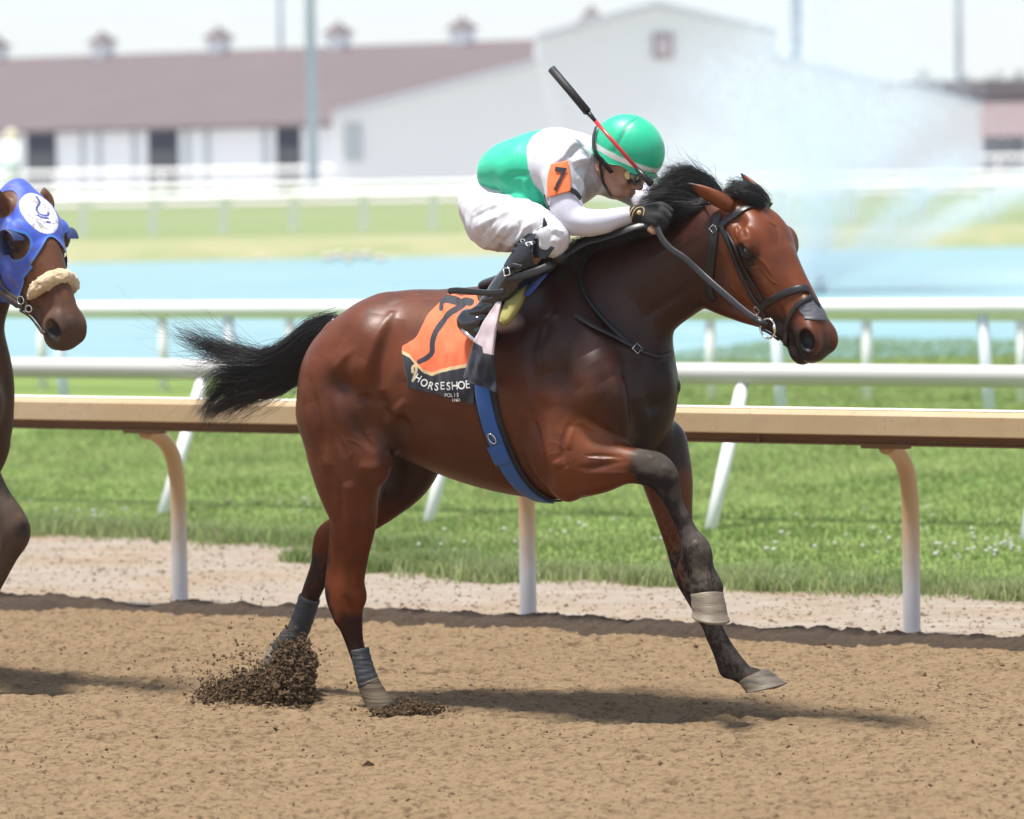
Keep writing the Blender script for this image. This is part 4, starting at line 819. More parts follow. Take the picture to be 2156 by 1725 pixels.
STR = [
 ([(1000, 880), (1030, 905), (1048, 940), (1052, 985)], .0034, .0022), ([(905, 930), (950, 955), (1005, 968), (1040, 992)], .0034, .002), ([(1160, 700), (1172, 730), (1168, 770)], .0034, .002), 
 ([(1150, 905), (1160, 930), (1157, 965), (1172, 1000)], .0034, .0024), ([(1160, 930), (1178, 936), (1190, 952)], .003, .002), ([(700, 900), (722, 925), (738, 962), (742, 1010)], .0034, .0022), ([(722, 925), (750, 930), (770, 950)], .003, .002), ([(660, 900), (676, 950), (690, 1000)], .0034, .002), ([(1220, 960), (1262, 968), (1300, 965)], .003, .002), ([(1225, 1010), (1265, 1005), (1305, 1002)], .003, .002),
 ([(1560, 580), (1578, 600), (1590, 628)], .003, .0018), ([(1600, 560), (1622, 590), (1640, 600)], .003, .002), ([(1530, 590), (1548, 615), (1560, 640)], .0034, .0018), ([(1440, 590), (1410, 620), (1378, 660)], .004, .002),
 ([(1312, 735), (1326, 800), (1334, 870), (1338, 920)], .020, -.016), ([(1345, 760), (1352, 830), (1362, 900)], .02, .006), ([(1290, 770), (1305, 830), (1310, 890)], .025, .008), ([(1160, 640), (1128, 720), (1120, 800)], .02, -.006), ([(1150, 700), (1150, 790), (1165, 860)], .035, .008), ([(1215, 820), (1240, 870)], .03, .006), ([(1225, 870), (1260, 900), (1310, 925)], .012, -.006),
 ([(640, 800), (650, 880), (668, 960)], .03, .006), ([(690, 980), (705, 1060)], .02, -.006), ([(750, 1010), (760, 1080), (755, 1150)], .010, -.005), ([(725, 1010), (735, 1090), (735, 1160)], .014, .005), ([(735, 1180), (742, 1230)], .007, -.004), ([(884, 900), (930, 940), (985, 975)], .05, .006), ([(900, 760), (905, 860), (930, 940)], .05, -.004), ([(1090, 800), (1095, 900), (1105, 980)], .035, -.005),
 (z3((655, 330), (600, 440), (545, 560), (515, 660), (495, 760), (500, 860)), .022, .010), (z3((690, 380), (635, 500), (595, 600), (565, 720), (555, 820), (580, 920)), .034, -.013), (z3((560, 350), (500, 480), (450, 640), (440, 780)), .045, .010), (z3((800, 500), (790, 640), (760, 780)), .06, .006), (z3((180, 600), (130, 760), (150, 900)), .05, .006), (z3((400, 420), (330, 520), (260, 620)), .03, -.005), (z3((1000, 950), (1080, 1050), (1150, 1150)), .03, -.003), (z3((880, 1000), (960, 1110), (1050, 1200)), .03, .004), (z4((250, 430), (330, 560), (430, 700)), .03, -.006), (z4((430, 560), (520, 680), (600, 780)), .035, .008),
 (z3((650, 355)), .014, .003), (z3((340, 790)), .045, -.016), (z3((310, 720), (330, 650), (380, 600), (450, 560)), .018, .007), (z3((480, 620), (440, 720), (430, 820)), .03, .007),
 (z3((150, 700), (180, 850), (210, 980), (240, 1120), (250, 1250)), .014, -.007), (z3((260, 850), (300, 980), (330, 1120), (370, 1230)), .012, -.006), (z3((420, 960), (460, 1060), (500, 1130), (560, 1190)), .012, -.007),
 (z3((450, 1270), (520, 1290), (600, 1270)), .02, .008), (z3((620, 1180), (650, 1230), (640, 1300)), .010, .007), (z3((600, 1400), (590, 1500), (570, 1600)), .010, .006), (z3((560, 820), (590, 920), (640, 1010)), .03, -.012),
 (z3((740, 870), (690, 940), (650, 1010)), .014, .008), (z3((760, 900), (900, 980), (1050, 1060)), .03, -.004), (z3((380, 1370), (430, 1480)), .02, .005), (z3((330, 1350), (350, 1500), (330, 1650)), .012, -.005),
 (z3((500, 240), (640, 230), (700, 280)), .03, .005), (z3((720, 240), (850, 230), (950, 260)), .02, -.006), (z3((230, 300), (200, 420)), .03, .006), (z3((500, 900), (480, 830)), .02, -.008),
 (z4((150, 260), (250, 220), (340, 190)), .014, .005), (z4((380, 360), (380, 480), (350, 620), (340, 740)), .018, -.007),
 (z4((170, 380), (220, 470), (250, 600)), .045, .008), (z4((520, 460), (580, 560), (640, 640)), .055, .009), (z4((700, 560), (740, 640), (800, 600)), .026, -.006), (z4((100, 560), (110, 760), (150, 900)), .022, .006),
 (z4((560, 120), (650, 290), (740, 380)), .018, -.008), (z4((870, 500), (850, 620), (860, 760)), .022, -.010), 
 (z4((940, 830)), .035, -.016), (z4((860, 830), (940, 870), (1040, 850)), .020, .006), (z4((1030, 520), (1060, 650), (1050, 780)), .03, .008), (z4((1120, 640), (1150, 720)), .012, .008),
 (z4((400, 925), (365, 990), (345, 1080), (345, 1180), (370, 1240)), .011, -.008), (z4((420, 935), (480, 930), (520, 965), (600, 1010)), .009, .004), (z4((395, 960), (380, 1040), (370, 1120)), .015, .006), (z4((140, 900), (180, 1000), (210, 1180)), .008, -.008),
 (z4((430, 1230), (540, 1240), (660, 1210), (790, 1190)), .010, -.004), (z4((470, 1160), (600, 1150), (760, 1170)), .007, -.004), (z4((520, 1275), (660, 1270), (820, 1280)), .012, .005), (z4((440, 1300), (420, 1380)), .014, -.005), (z4((300, 1180), (330, 1240)), .02, .006),
 (z4((850, 1300), (950, 1370), (1020, 1450), (1080, 1560), (1150, 1680)), .0055, -.006), (z4((900, 1140), (960, 1180)), .015, .003), (z4((1010, 1220), (1080, 1270)), .012, .003), (z4((900, 1230)), .02, -.003),
 (z4((185, 965), (200, 945), (235, 940)), .0032, .0014), (z4((260, 1010), (320, 1000), (345, 1015)), .0032, .0012), (z4((225, 1200), (250, 1150), (300, 1135), (345, 1140)), .0035, .0014), (z4((240, 1090), (240, 1060), (330, 1080)), .0032, .0012), (z4((420, 1100), (425, 1160), (410, 1200)), .0032, .0012),
 (z4((590, 740), (600, 790)), .004, .002), (z3((450, 1090), (520, 1070), (560, 1110)), .004, .0025), (z3((400, 1230), (410, 1180)), .004, .0025),
 ([(1310, 700), (1400, 640), (1478, 590)], .018, -.007), ([(1340, 560), (1420, 520), (1490, 480)], .02, .004),
 ([(1600, 440), (1620, 470), (1640, 480), (1645, 520)], .005, .004), ([(1562, 478), (1568, 505)], .012, -.006), ([(1550, 470), (1552, 505)], .006, .004), ([(1590, 540), (1612, 556), (1622, 580)], .005, .003), ([(1560, 555), (1580, 562), (1600, 556)], .004, -.004),
 ([(1610, 600), (1640, 650), (1660, 690)], .012, -.005), ([(1690, 622), (1706, 640)], .014, .004), ([(1650, 700), (1662, 720)], .007, -.003),
 ([(1440, 1170), (1455, 1190)], .01, -.006), ([(1460, 1140), (1470, 1150)], .012, .004), ([(724, 1250), (740, 1290)], .01, -.005), ([(745, 1200), (752, 1240)], .008, .004),
]
HV = sculpt(HV, HFd, HN, skinH, STR)
# colours of the coat, with some shade and light painted into them
BAY = np.array([.128, .0320, .0088]); DK = np.array([.0145, .0062, .0058]); BLK = np.array([.010, .0095, .0105]); GRY = np.array([.078, .066, .054]); MUD = np.array([.18, .135, .09])
def coat_base(V, bay, seed=1):
    n = vnoise(V * 3.1, seed); n2 = vnoise(V * 11, seed + 5); C = np.tile(bay, (len(V), 1)) * (0.55 + .5 * n + .2 * n2)[:, None]; return C
HC = coat_base(HV, BAY)
hq = lambda px, py, w: HF.pt(px, py, w)
paint(HC, HV, [hq(1180, 640, .1), hq(1300, 640, 0), hq(1420, 560, 0)], .30, .14, DK * 1.5, .84)
paint(HC, HV, [hq(1250, 760, .1), hq(1330, 850, .1)], .19, .09, DK * 1.3, .82)
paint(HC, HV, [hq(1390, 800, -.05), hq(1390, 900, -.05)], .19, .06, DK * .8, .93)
paint(HC, HV, [hq(1180, 560, 0), hq(1100, 585, 0), hq(950, 605, 0), hq(800, 615, 0)], .06, .06, DK, .6)
paint(HC, HV, [hq(1000, 1030, 0), hq(1150, 1050, 0)], .08, .06, DK, .6)
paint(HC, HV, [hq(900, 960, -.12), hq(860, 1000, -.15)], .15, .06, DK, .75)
paint(HC, HV, [hq(835, 920, .2), hq(826, 1000, .15)], .05, .04, DK, .75)  # flank crease darkened, its shade painted in
paint(HC, HV, [hq(880, 900, .2), hq(1000, 960, .2), hq(1100, 980, .2)], .12, .09, np.array([.060, .019, .008]), .6)  # belly shade painted on the lower barrel
paint(HC, HV, [hq(716, 810, .25), hq(745, 880, .26)], .05, .05, DK * 1.6, .55)  # thigh hollow painted dark to stand for its shade
paint(HC, HV, [hq(1210, 900, .25), hq(1300, 950, .22)], .045, .03, np.array([.235, .068, .018]), .7)  # orange highlight painted along the forearm
paint(HC, HV, [hq(640, 760, .1), hq(630, 860, .15), hq(660, 960, .18)], .05, .05, np.array([.205, .060, .016]), .6)  # sunlit edge of the rump painted in lighter orange
# near hind, far hind
paint(HC, HV, [hq(686, 1150, .16), hq(690, 1260, .155), hq(712, 1310, .155), hq(735, 1380, .15)], .040, .014, BLK, .95)  # black point of hock, plus painted shade up the back of the gaskin
paint(HC, HV, [hq(738, 1310, .15), hq(760, 1400, .15), hq(800, 1500, .15)], .06, .02, DK * 1.2, .85)
paint(HC, HV, [hq(750, 1255, .17)], .035, .03, BAY * .7, .7)
paint(HC, HV, [hq(686, 1190, -.14), hq(655, 1250, -.14), hq(600, 1360, -.14)], .07, .03, BLK * 1.6, .8, .8)
paint(HC, HV, [hq(665, 1130, -.14), hq(655, 1200, -.14)], .022, .02, BLK * 1.5, .8)
# near fore, far fore
paint(HC, HV, [hq(1372, 985, .18), hq(1405, 1015, .175), hq(1434, 1090, .165), hq(1467, 1160, .16), hq(1488, 1250, .155)], .075, .012, BLK * 1.4, .95, .2)
paint(HC, HV, [hq(1360, 960, .21), hq(1425, 985, .20), hq(1450, 1075, .18), hq(1480, 1140, .18), hq(1500, 1230, .18)], .042, .02, GRY, .75, .9, 9)
paint(HC, HV, [hq(1435, 1185, -.13), hq(1455, 1235, -.13), hq(1500, 1320, -.13), hq(1545, 1405, -.13), hq(1590, 1432, -.13)], .06, .015, BLK * 1.4, .92)
paint(HC, HV, [hq(1520, 1310, -.10), hq(1560, 1390, -.10), hq(1590, 1410, -.10)], .035, .02, GRY, .7, .9, 11)
lw = (1 - sst(.62, .80, HV[:, 2])) * sst(.45, .62, vnoise(HV * np.array([240, 240, 150]), 31) * .55 + vnoise(HV * 60, 32) * .45); HC = HC * (1 - .34 * lw[:, None]) + np.array([.16, .13, .10]) * .34 * lw[:, None] * ((HV[:, 0] > 0) & (HC.sum(1) < .25))[:, None] + HC * .34 * lw[:, None] * (~((HV[:, 0] > 0) & (HC.sum(1) < .25)))[:, None]
hH = lambda a, d, l: Hh(a, d, l)
paint(HC, HV, [hH(.20, -.04, 0), hH(.35, -.06, 0)], .16, .05, BAY * 1.25, .7)
paint(HC, HV, [hH(.60, -.10, 0), hH(.66, -.12, 0)], .085, .022, BLK * 1.3, .95)
paint(HC, HV, [hH(.45, -.15, 0), hH(.55, -.15, 0)], .07, .03, DK * .8, .85)
for s_ in (1, -1):
    paint(HC, HV, [hH(.215, -.045, .115 * s_), hH(.245, -.047, .115 * s_)], .030, .014, BLK, .93)
    paint(HC, HV, [hH(.215, -.062, .115 * s_), hH(.25, -.066, .11 * s_)], .020, .012, DK, .8)
    paint(HC, HV, [hH(.25, -.075, .09 * s_), hH(.29, -.09, .08 * s_)], .022, .02, DK, .8)  # cheek shading below the eye, painted dark
    paint(HC, HV, [hH(.625, -.062, .07 * s_)], .045, .01, BLK, .9)
    paint(HC, HV, [hH(.52, -.01, .02 * s_), hH(.60, -.02, .04 * s_)], .03, .015, BAY * .8, .7)
    paint(HC, HV, [hH(.20, .02, .04 * s_), hH(.33, .0, .03 * s_)], .02, .03, DK * 1.5, .4)
for b, t, f in ER:
    paint(HC, HV, [b, t], .045, .015, BAY * 1.25, .95); paint(HC, HV, [t], .030, .015, BLK, .85)
COAT = mat('bay_coat', (.1, .04, .02), .46, attr='coat', noise=[(9, .5, (.012, .006, .004), .52, .78, (1, 1, 1))], bump=[(420, .25, .002, (1, 1, .35)), (90, .16, .003, (1, 1, .5)), (16, .14, .012, (1, 1, 1))], coat=.20, coat_rough=.36, spec=.2)
_nt2 = COAT.node_tree; _b2 = _nt2.nodes['Principled BSDF']; _at = _nt2.nodes['Attribute']
for _k, _lo, _hi in (('Roughness', .85, .45), ('Coat Weight', 0.0, .20), ('Specular IOR Level', .08, .22)):
    _mr = _nt2.nodes.new('ShaderNodeMapRange'); _mr.inputs['To Min'].default_value = _lo; _mr.inputs['To Max'].default_value = _hi; _nt2.links.new(_at.outputs['Alpha'], _mr.inputs[0]); _nt2.links.new(_mr.outputs[0], _b2.inputs[_k])
root = HF.wor((0, 0, 0)); horse = empty('racehorse', root, 'dark bay racehorse galloping in front with black mane and tail, carrying the crouching rider', 'horse', 'racehorses galloping on the dirt track')
gl = np.ones((len(HV), 1)); gl[:, 0] = .25 + .75 * sst(.58, .80, HV[:, 2]); _kn = pdist(HV, np.array([hq(1365, 985, .18), hq(1405, 1015, .175), hq(1434, 1090, .165)]), .2); gl[_kn[0], 0] = np.minimum(gl[_kn[0], 0], .2 + .8 * sst(.06, .10, _kn[1]))
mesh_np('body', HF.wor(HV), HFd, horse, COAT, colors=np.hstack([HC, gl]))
EYE = mat('eye', (.006, .004, .004), .04, spec=.8, coat=.6)
for s_ in (1, -1):
    MB().ellip(HF.wor(Hh(.2255, -.042, .1045 * s_)), (.0205, .0205, .0205)).build('eye', EYE, horse, True)
HOOFM = mat('hoof', (.22, .178, .125), .55, noise=[(8, .8, (.055, .044, .034), .4, .7, (1, 1, 7)), (60, .45, (.26, .22, .17), .55, .75, (1, 1, 2))], bump=[(30, .4, .004, (.5, .5, 6))])
def hoof(F, par, c, axis, toe, sc=1.0, name='hoof', r0=.044, r1=.062, h=.072):
    axis = np.array(axis, float) / np.linalg.norm(axis); toe = np.array(toe, float); toe -= (toe @ axis) * axis; toe /= np.linalg.norm(toe); sd = np.cross(axis, toe)
    V = []; nu = 32; prof = [(-.06, .86), (0, 1.0), (.05, 1.04), (.2, 1.0), (.45, 1.03), (.7, 1.0), (.93, 1.0), (.95, 1.045), (1.03, 1.05), (1.05, .9), (1.02, .5)]
    for t, m in prof:
        for k in range(nu):
            ph = 2 * math.pi * k / nu; cf = math.cos(ph); hh = h * (.78 + .22 * cf) * t
            r = (r0 + (r1 - r0) * min(t, 1)) * m; V.append(c + sc * (axis * hh + toe * (cf * r * (1.06 if cf > 0 else .92) + .022 * t) + sd * math.sin(ph) * r * .95))
    F_ = [(i * nu + k, i * nu + (k + 1) % nu, (i + 1) * nu + (k + 1) % nu, (i + 1) * nu + k) for i in range(len(prof) - 1) for k in range(nu)]
    F_.append(tuple((len(prof) - 1) * nu + k for k in range(nu))); F_.append(tuple(range(nu - 1, -1, -1)))
    return mesh_np(name, F.wor(np.array(V)), F_, par, HOOFM, True)
hoof(HF, horse, HF.pt(1488, 1249, .155), (.10, .14, -1), (.75, .65, .2), 1.0, r0=.058, r1=.066, h=.112)
hoof(HF, horse, HF.pt(1584, 1424, -.13), (.50, 0, -1), (1, .05, .5), 1.2, r0=.047, r1=.061, h=.062)
hoof(HF, horse, HF.pt(800, 1486, .15), (.15, 0, -1), (1, 0, .1), 1.0)
hoof(HF, horse, HF.pt(583, 1380, -.14), (-.5, 0, -.8), (.8, 0, -.5), 1.0)
# ================================================================== HAIR
HAIR = mat('black_hair', (.010, .009, .010), .36, spec=.6, coat=.1)
def hair(name, F, par, guides, pairs, n, spread, seed, r0=.0010, m=18, lmin=.6, wav=.012, material=None):
    """strands between neighbouring guide curves; guides rows: px,py,w"""
    g = np.random.default_rng(seed); G = []
    for gd in guides:
        P = np.array([F.wor(F.pt(a, b, c)) for a, b, c in gd]); Q = catmull(P, 12); d = np.r_[0, np.cumsum(np.linalg.norm(np.diff(Q, axis=0), axis=1))]; t = np.linspace(0, d[-1], m); G.append(np.stack([np.interp(t, d, Q[:, k]) for k in range(3)], 1))
    G = np.array(G); pr = np.array([p[:2] for p in pairs]); wt = np.array([p[2] for p in pairs], float); k = g.choice(len(pr), n, p=wt / wt.sum()); u = g.random(n); cl = g.random(70); cc_ = g.integers(0, 70, n); u = np.clip(cl[cc_] + g.normal(0, .05, n), 0, 1); cj = g.normal(0, 1, (70, 3))[cc_]
    A = G[pr[k, 0]]; B = G[pr[k, 1]]; S = A + (B - A) * u[:, None, None]
    tt = np.linspace(0, 1, m); off0 = g.normal(0, 1, (n, 1, 3)) * spread[0]; off1 = (g.normal(0, .45, (n, 1, 3)) + .85 * cj[:, None]) * spread[1]
    S = S + off0 * (1 - tt)[None, :, None] + off1 * (tt ** 1.6)[None, :, None]
    ph = g.uniform(0, 6.28, (n, 1)); fr = g.uniform(1.2, 3.2, (n, 1)); am = g.normal(0, wav, (n, 1)) ; S[:, :, 2] += am * np.sin(ph + fr * 6.28 * tt[None]) * tt[None]; S[:, :, 0] += .6 * am * np.cos(ph + fr * 5 * tt[None]) * tt[None]
    L = g.uniform(lmin, 1.0, n); L[g.random(n) < .15] *= .8; idx = tt[None] * L[:, None] * (m - 1); i0 = np.clip(idx.astype(int), 0, m - 2); f = (idx - i0)[..., None]; r = np.arange(n)[:, None]; S = S[r, i0] * (1 - f) + S[r, i0 + 1] * f
    V_, F_ = strand_mesh(S, r0, r0 * .25); return mesh_np(name, V_, F_, par, material or HAIR, True)
# dock of the tail and tail hair
D_ = [[*HF.pt(706, 690, 0), .045, .9], [*HF.pt(665, 708, 0), .040, 1], [*HF.pt(628, 738, 0), .030, 1], [*HF.pt(590, 765, 0), .018, 1]]
vd = Vol(np.array(D_)[:, :3].min(0) - .08, np.array(D_)[:, :3].max(0) + .08, .007); vd.chain(D_, .02); a_, b_ = vd.nets()
tailo = mesh_np('tail', HF.wor(a_), b_, horse, HAIR, True)
TG = [[(704, 676, 0), (657, 681, 0), (612, 716, .02), (560, 743, .03), (515, 738, .03), (465, 723, .05), (408, 702, .06), (360, 674, .06)],
      [(702, 682, .01), (652, 700, .02), (605, 740, .03), (555, 762, .04), (500, 757, .05), (450, 745, .06), (400, 724, .08), (352, 706, .09)],
      [(700, 690, .01), (650, 722, .03), (605, 765, .04), (550, 790, .04), (505, 790, .03), (465, 800, .01), (442, 825, 0), (430, 858, 0), (424, 880, 0)],
      [(696, 698, 0), (650, 745, .01), (610, 785, .02), (560, 808, .02), (515, 815, .01), (475, 826, -.01), (444, 852, -.02), (424, 872, -.02), (418, 892, -.02)],
      [(692, 704, -.01), (655, 765, 0), (618, 795, 0), (580, 812, 0), (538, 826, -.01), (505, 848, -.02), (472, 862, -.03), (448, 872, -.04), (452, 892, -.04)],
      [(690, 706, -.02), (660, 775, 0), (625, 805, 0), (600, 822, .0), (560, 835, 0), (530, 842, 0), (505, 868, 0), (520, 885, 0)],
      [(702, 684, 0), (650, 706, .03), (607, 748, .03), (560, 772, .02), (510, 770, .02), (470, 768, .0), (442, 782, -.02), (432, 822, -.02)]]
hair('tail_hair', HF, tailo, TG, [(0, 1, 3), (1, 2, .5), (2, 3, 4), (3, 4, 6), (4, 5, 1.5), (2, 6, 2), (0, 6, 1)], 3900, (.012, .019), 1, .00095, 22, .55, .012)
hair('tail_wisps', HF, tailo, TG, [(0, 1, 4), (3, 4, 3), (4, 5, 2), (2, 3, 2)], 320, (.02, .075), 2, .0008, 22, .8, .03)
MG = [[(1512, 410, 0), (1494, 382, 0), (1468, 362, .01), (1436, 346, .02)], [(1502, 412, .01), (1476, 384, .02), (1442, 366, .03), (1400, 362, .05)], [(1490, 420, .02), (1456, 394, .04), (1415, 384, .06), (1372, 388, .08)],
      [(1480, 428, .03), (1440, 408, .06), (1400, 404, .08), (1352, 410, .10)], [(1468, 438, .05), (1432, 428, .08), (1398, 432, .09), (1356, 446, .10)], [(1490, 432, .06), (1460, 440, .08), (1425, 455, .09), (1392, 470, .09)],
      [(1402, 466, .05), (1345, 476, .09), (1272, 492, .11), (1196, 518, .12)], [(1400, 478, .08), (1335, 494, .11), (1268, 514, .13), (1185, 548, .14)], [(1330, 500, .02), (1280, 508, .06), (1225, 520, .10), (1165, 520, .14)]]
hair('mane', HF, horse, MG, [(0, 1, 5), (1, 2, 6), (2, 3, 6), (3, 4, 6), (4, 5, 6), (6, 7, 7), (6, 8, 4)], 5600, (.011, .014), 3, .0011, 16, .6, .004)
hair('mane_flyaways', HF, horse, MG, [(0, 1, 5), (1, 2, 5), (2, 3, 5)], 240, (.015, .045), 4, .0009, 16, .8, .022)
FG = [[(1610, 420, -.01), (1592, 396, .0), (1562, 384, .02), (1530, 376, .03)], [(1600, 424, .04), (1578, 402, .06), (1550, 394, .07), (1522, 396, .07)], [(1596, 430, .07), (1572, 414, .09), (1545, 406, .10), (1520, 408, .10)]]
hair('forelock', HF, horse, FG, [(0, 1, .6), (1, 2, 1.4)], 1100, (.012, .012), 5, .0010, 12, .5, .006)
# ================================================================== TACK
LEA = mat('black_leather', (.014, .013, .015), .38, spec=.5, bump=[(120, .15, .001, (1, 1, 1))], noise=[(25, .5, (.035, .032, .032), .5, .75, (1, 1, 1))])
STEEL = mat('bit_steel', (.75, .74, .72), .18, metal=1.0)
BRASS = mat('buckle_metal', (.80, .80, .78), .25, metal=1.0)
skinL = skinH
def ribbon(mb, X, N, w, th):
    X = np.asarray(X); n = len(X); T = np.gradient(X, axis=0); T /= np.linalg.norm(T, axis=1, keepdims=True) + 1e-12
    S_ = np.cross(N, T); S_ /= np.linalg.norm(S_, axis=1, keepdims=True) + 1e-12; Nn = np.cross(T, S_); w = np.broadcast_to(np.asarray(w, float), (n,))[:, None]
    sg = np.sign((Nn * N).sum(1, keepdims=True)); Nn = Nn * sg; b = .25
    prof = [(-.5, 0), (-.5, .75), (-.5 + .12, 1), (.5 - .12, 1), (.5, .75), (.5, 0)]
    V_ = np.stack([X + S_ * w * a + Nn * th * c for a, c in prof], 1).reshape(-1, 3); k = len(prof)
    F_ = [(i * k + j, i * k + (j + 1) % k, (i + 1) * k + (j + 1) % k, (i + 1) * k + j) for i in range(n - 1) for j in range(k)] + [tuple(range(k)), tuple((n - 1) * k + j for j in range(k))]
    return mb.add(V_, F_)
def strap(name, par, P, wpx, th=.004, lift=.002, m=LEA, skin=None, n=8, sc=590):
    sk = skin or skinL; X, N = sk.line(P, lift, n); return ribbon(MB(), X, N, np.asarray(wpx, float) / sc, th).build(name, m, par, True)
def free_strap(name, par, F, P, wpx, nrm, th=.004, m=LEA, sc=585, n=8):
    Q = catmull(np.array([F.wor(F.pt(a, b, c)) for a, b, c in P]), n); N = np.tile(np.asarray(nrm, float) @ F.M, (len(Q), 1)); return ribbon(MB(), Q, N, np.asarray(wpx, float) / sc, th).build(name, m, par, True)
hp0 = HF.wor(Hh(.1, 0, 0))
br = empty('bridle', hp0, 'black leather racing bridle with a steel ring bit on the leading horse', 'bridle')
strap('throat_strap', br, [(1512, 452), (1505, 480), (1502, 515), (1496, 565), (1494, 610), (1503, 633)], 19, .004, .003)
strap('browband', br, [(1516, 478), (1532, 464), (1550, 451), (1572, 439), (1597, 431), (1620, 432)], 15, .004, .004)
strap('cheekpiece', br, [(1517, 472), (1530, 500), (1543, 530), (1555, 562), (1568, 592), (1584, 622), (1602, 648), (1612, 668)], 10, .005, .004)
strap('cheekpiece', br, [(1528, 486), (1548, 520), (1562, 555), (1576, 582), (1592, 608), (1607, 636)], 9, .004, .003)
strap('noseband', br, [(1603, 650), (1618, 636), (1640, 624), (1665, 614), (1690, 608), (1702, 612)], 15, .005, .004)
strap('lower_noseband', br, [(1706, 628), (1692, 634), (1676, 648), (1664, 670), (1658, 695), (1656, 726)], 10, .004, .006)
strap('noseband_link', br, [(1702, 612), (1708, 624), (1716, 636), (1724, 646)], 8, .004, .004)
strap('chin_strap', br, [(1604, 688), (1610, 704), (1625, 714), (1642, 712)], 8, .005, .004)
cN = skinL.line([(1616, 680), (1624, 688), (1632, 696)], .012, 4); c0 = cN[0][5]; nn = cN[1][5]; nn = HM[2] @ HF.M * .8 + nn * .2; nn /= np.linalg.norm(nn)
ta = np.cross(nn, [0, 0, 1.0]); ta /= np.linalg.norm(ta); tb = np.cross(nn, ta)
RG = [c0 + nn * .012 + .034 * (ta * math.cos(t) + tb * math.sin(t)) for t in np.linspace(0, 2 * math.pi, 33)]; MB().tube(RG, .0036, 8).build('bit_ring', STEEL, br, True)
MB().tube([c0 + nn * .012 - ta * .030 - tb * .012, c0 + nn * .012 - ta * .032 + tb * .01], .008, 8).build('bit_shank', STEEL, br, True)
for (x, y) in ((1592, 648), (1500, 478)):
    X, N = skinL.line([(x, y), (x + 4, y + 5), (x + 7, y + 9)], .008, 3); q = X[3]; a_ = (X[-1] - X[0]); a_ /= np.linalg.norm(a_); b_ = np.cross(a_, N[3]); MB().tube([q + a_ * .012 * i + b_ * .010 * j for i, j in ((-1, -1), (1, -1), (1, 1), (-1, 1), (-1, -1))], .0018, 6).build('buckle', BRASS, br, True)
# tape across the nose
def patch(name, par, L_, R_, nu, nv, lift, m, colf=None, skin=None, wr=0.0, seed=0, thick=.0016, sm=2):
    """cloth laid over the skin between two pixel contours"""
    sk = skin or skinL; Lc = catmull(L_, 12); Rc = catmull(R_, 12)
    rs = lambda Q: np.stack([np.interp(np.linspace(0, 1, nv), np.linspace(0, 1, len(Q)), Q[:, k]) for k in range(2)], 1)
    Lc, Rc = rs(Lc), rs(Rc); u = np.linspace(0, 1, nu)[:, None, None]; PX = Lc[None] * (1 - u) + Rc[None] * u; Pf = PX.reshape(-1, 2); X = np.zeros((len(Pf), 3)); N = np.zeros((len(Pf), 3)); ok = np.zeros(len(Pf), bool)
    for i, (a, b) in enumerate(Pf):
        h = sk.hit(a, b)
        if h: X[i], N[i], ok[i] = h[0], h[1], True
    dep = np.where(ok, (X - CAM) @ _fw, np.nan).reshape(nu, nv); gm = np.nanmedian(dep)
    for _ in range(60):                       # fill where the sight line misses the skin
        bad = np.isnan(dep)
        if not bad.any(): break
        pad = np.pad(dep, 1, constant_values=np.nan); st = np.stack([pad[:-2, 1:-1], pad[2:, 1:-1], pad[1:-1, :-2], pad[1:-1, 2:]])
        with np.errstate(all='ignore'):
            import warnings; warnings.simplefilter('ignore'); mval = np.nanmean(st, 0)
        dep[bad] = mval[bad]
    dep[np.isnan(dep)] = gm
    for _ in range(sm): p = np.pad(dep, 1, mode='edge'); dep = (p[:-2, 1:-1] + p[2:, 1:-1] + p[1:-1, :-2] + p[1:-1, 2:] + 2 * dep) / 6
    r_ = ray(Pf[:, 0], Pf[:, 1]); X = CAM + r_ * (dep.reshape(-1) / (r_ @ _fw))[:, None]
    G = X.reshape(nu, nv, 3); N = np.cross(np.gradient(G, axis=0), np.gradient(G, axis=1)).reshape(-1, 3); N /= np.linalg.norm(N, axis=1, keepdims=True) + 1e-12; N *= -np.sign((N * r_).sum(1, keepdims=True))
    wv = 0
    if wr: wv = wr * ((vnoise(np.stack([Pf[:, 0] * .035, Pf[:, 1] * .016, Pf[:, 0] * 0], 1), seed) - .5) * 1.6 + (vnoise(np.stack([Pf[:, 0] * .10, Pf[:, 1] * .035, Pf[:, 0] * 0], 1), seed + 1) - .5) * .7)[:, None]
    cs = np.abs((N * r_).sum(1, keepdims=True)); X = X - r_ * (lift / np.maximum(cs, .35)) + N * wv; n0 = len(X); X2 = X - N * thick
    i = (np.arange(nu - 1)[:, None] * nv + np.arange(nv - 1)[None]).ravel(); Fq = np.stack([i, i + nv, i + nv + 1, i + 1], 1); Fb = Fq[:, ::-1] + n0
    rim = [(j, j + 1) for j in range(nv - 1)] + [((nu - 1) * nv + j + 1, (nu - 1) * nv + j) for j in range(nv - 1)] + [((j + 1) * nv, j * nv) for j in range(nu - 1)] + [(j * nv + nv - 1, (j + 1) * nv + nv - 1) for j in range(nu - 1)]
    Fr = np.array([(a, b, b + n0, a + n0) for a, b in rim]); F_ = np.concatenate([Fq, Fb, Fr])
    col = None
    if colf is not None: c = colf(Pf); col = np.vstack([c, c])
    o = mesh_np(name, np.vstack([X, X2]), F_, par, m, True, colors=col)
    return o, (PX, X.reshape(nu, nv, 3), N.reshape(nu, nv, 3))
TAPE = mat('grey_tape', (.085, .09, .11), .5, bump=[(40, .8, .004, (1, .3, 3))])
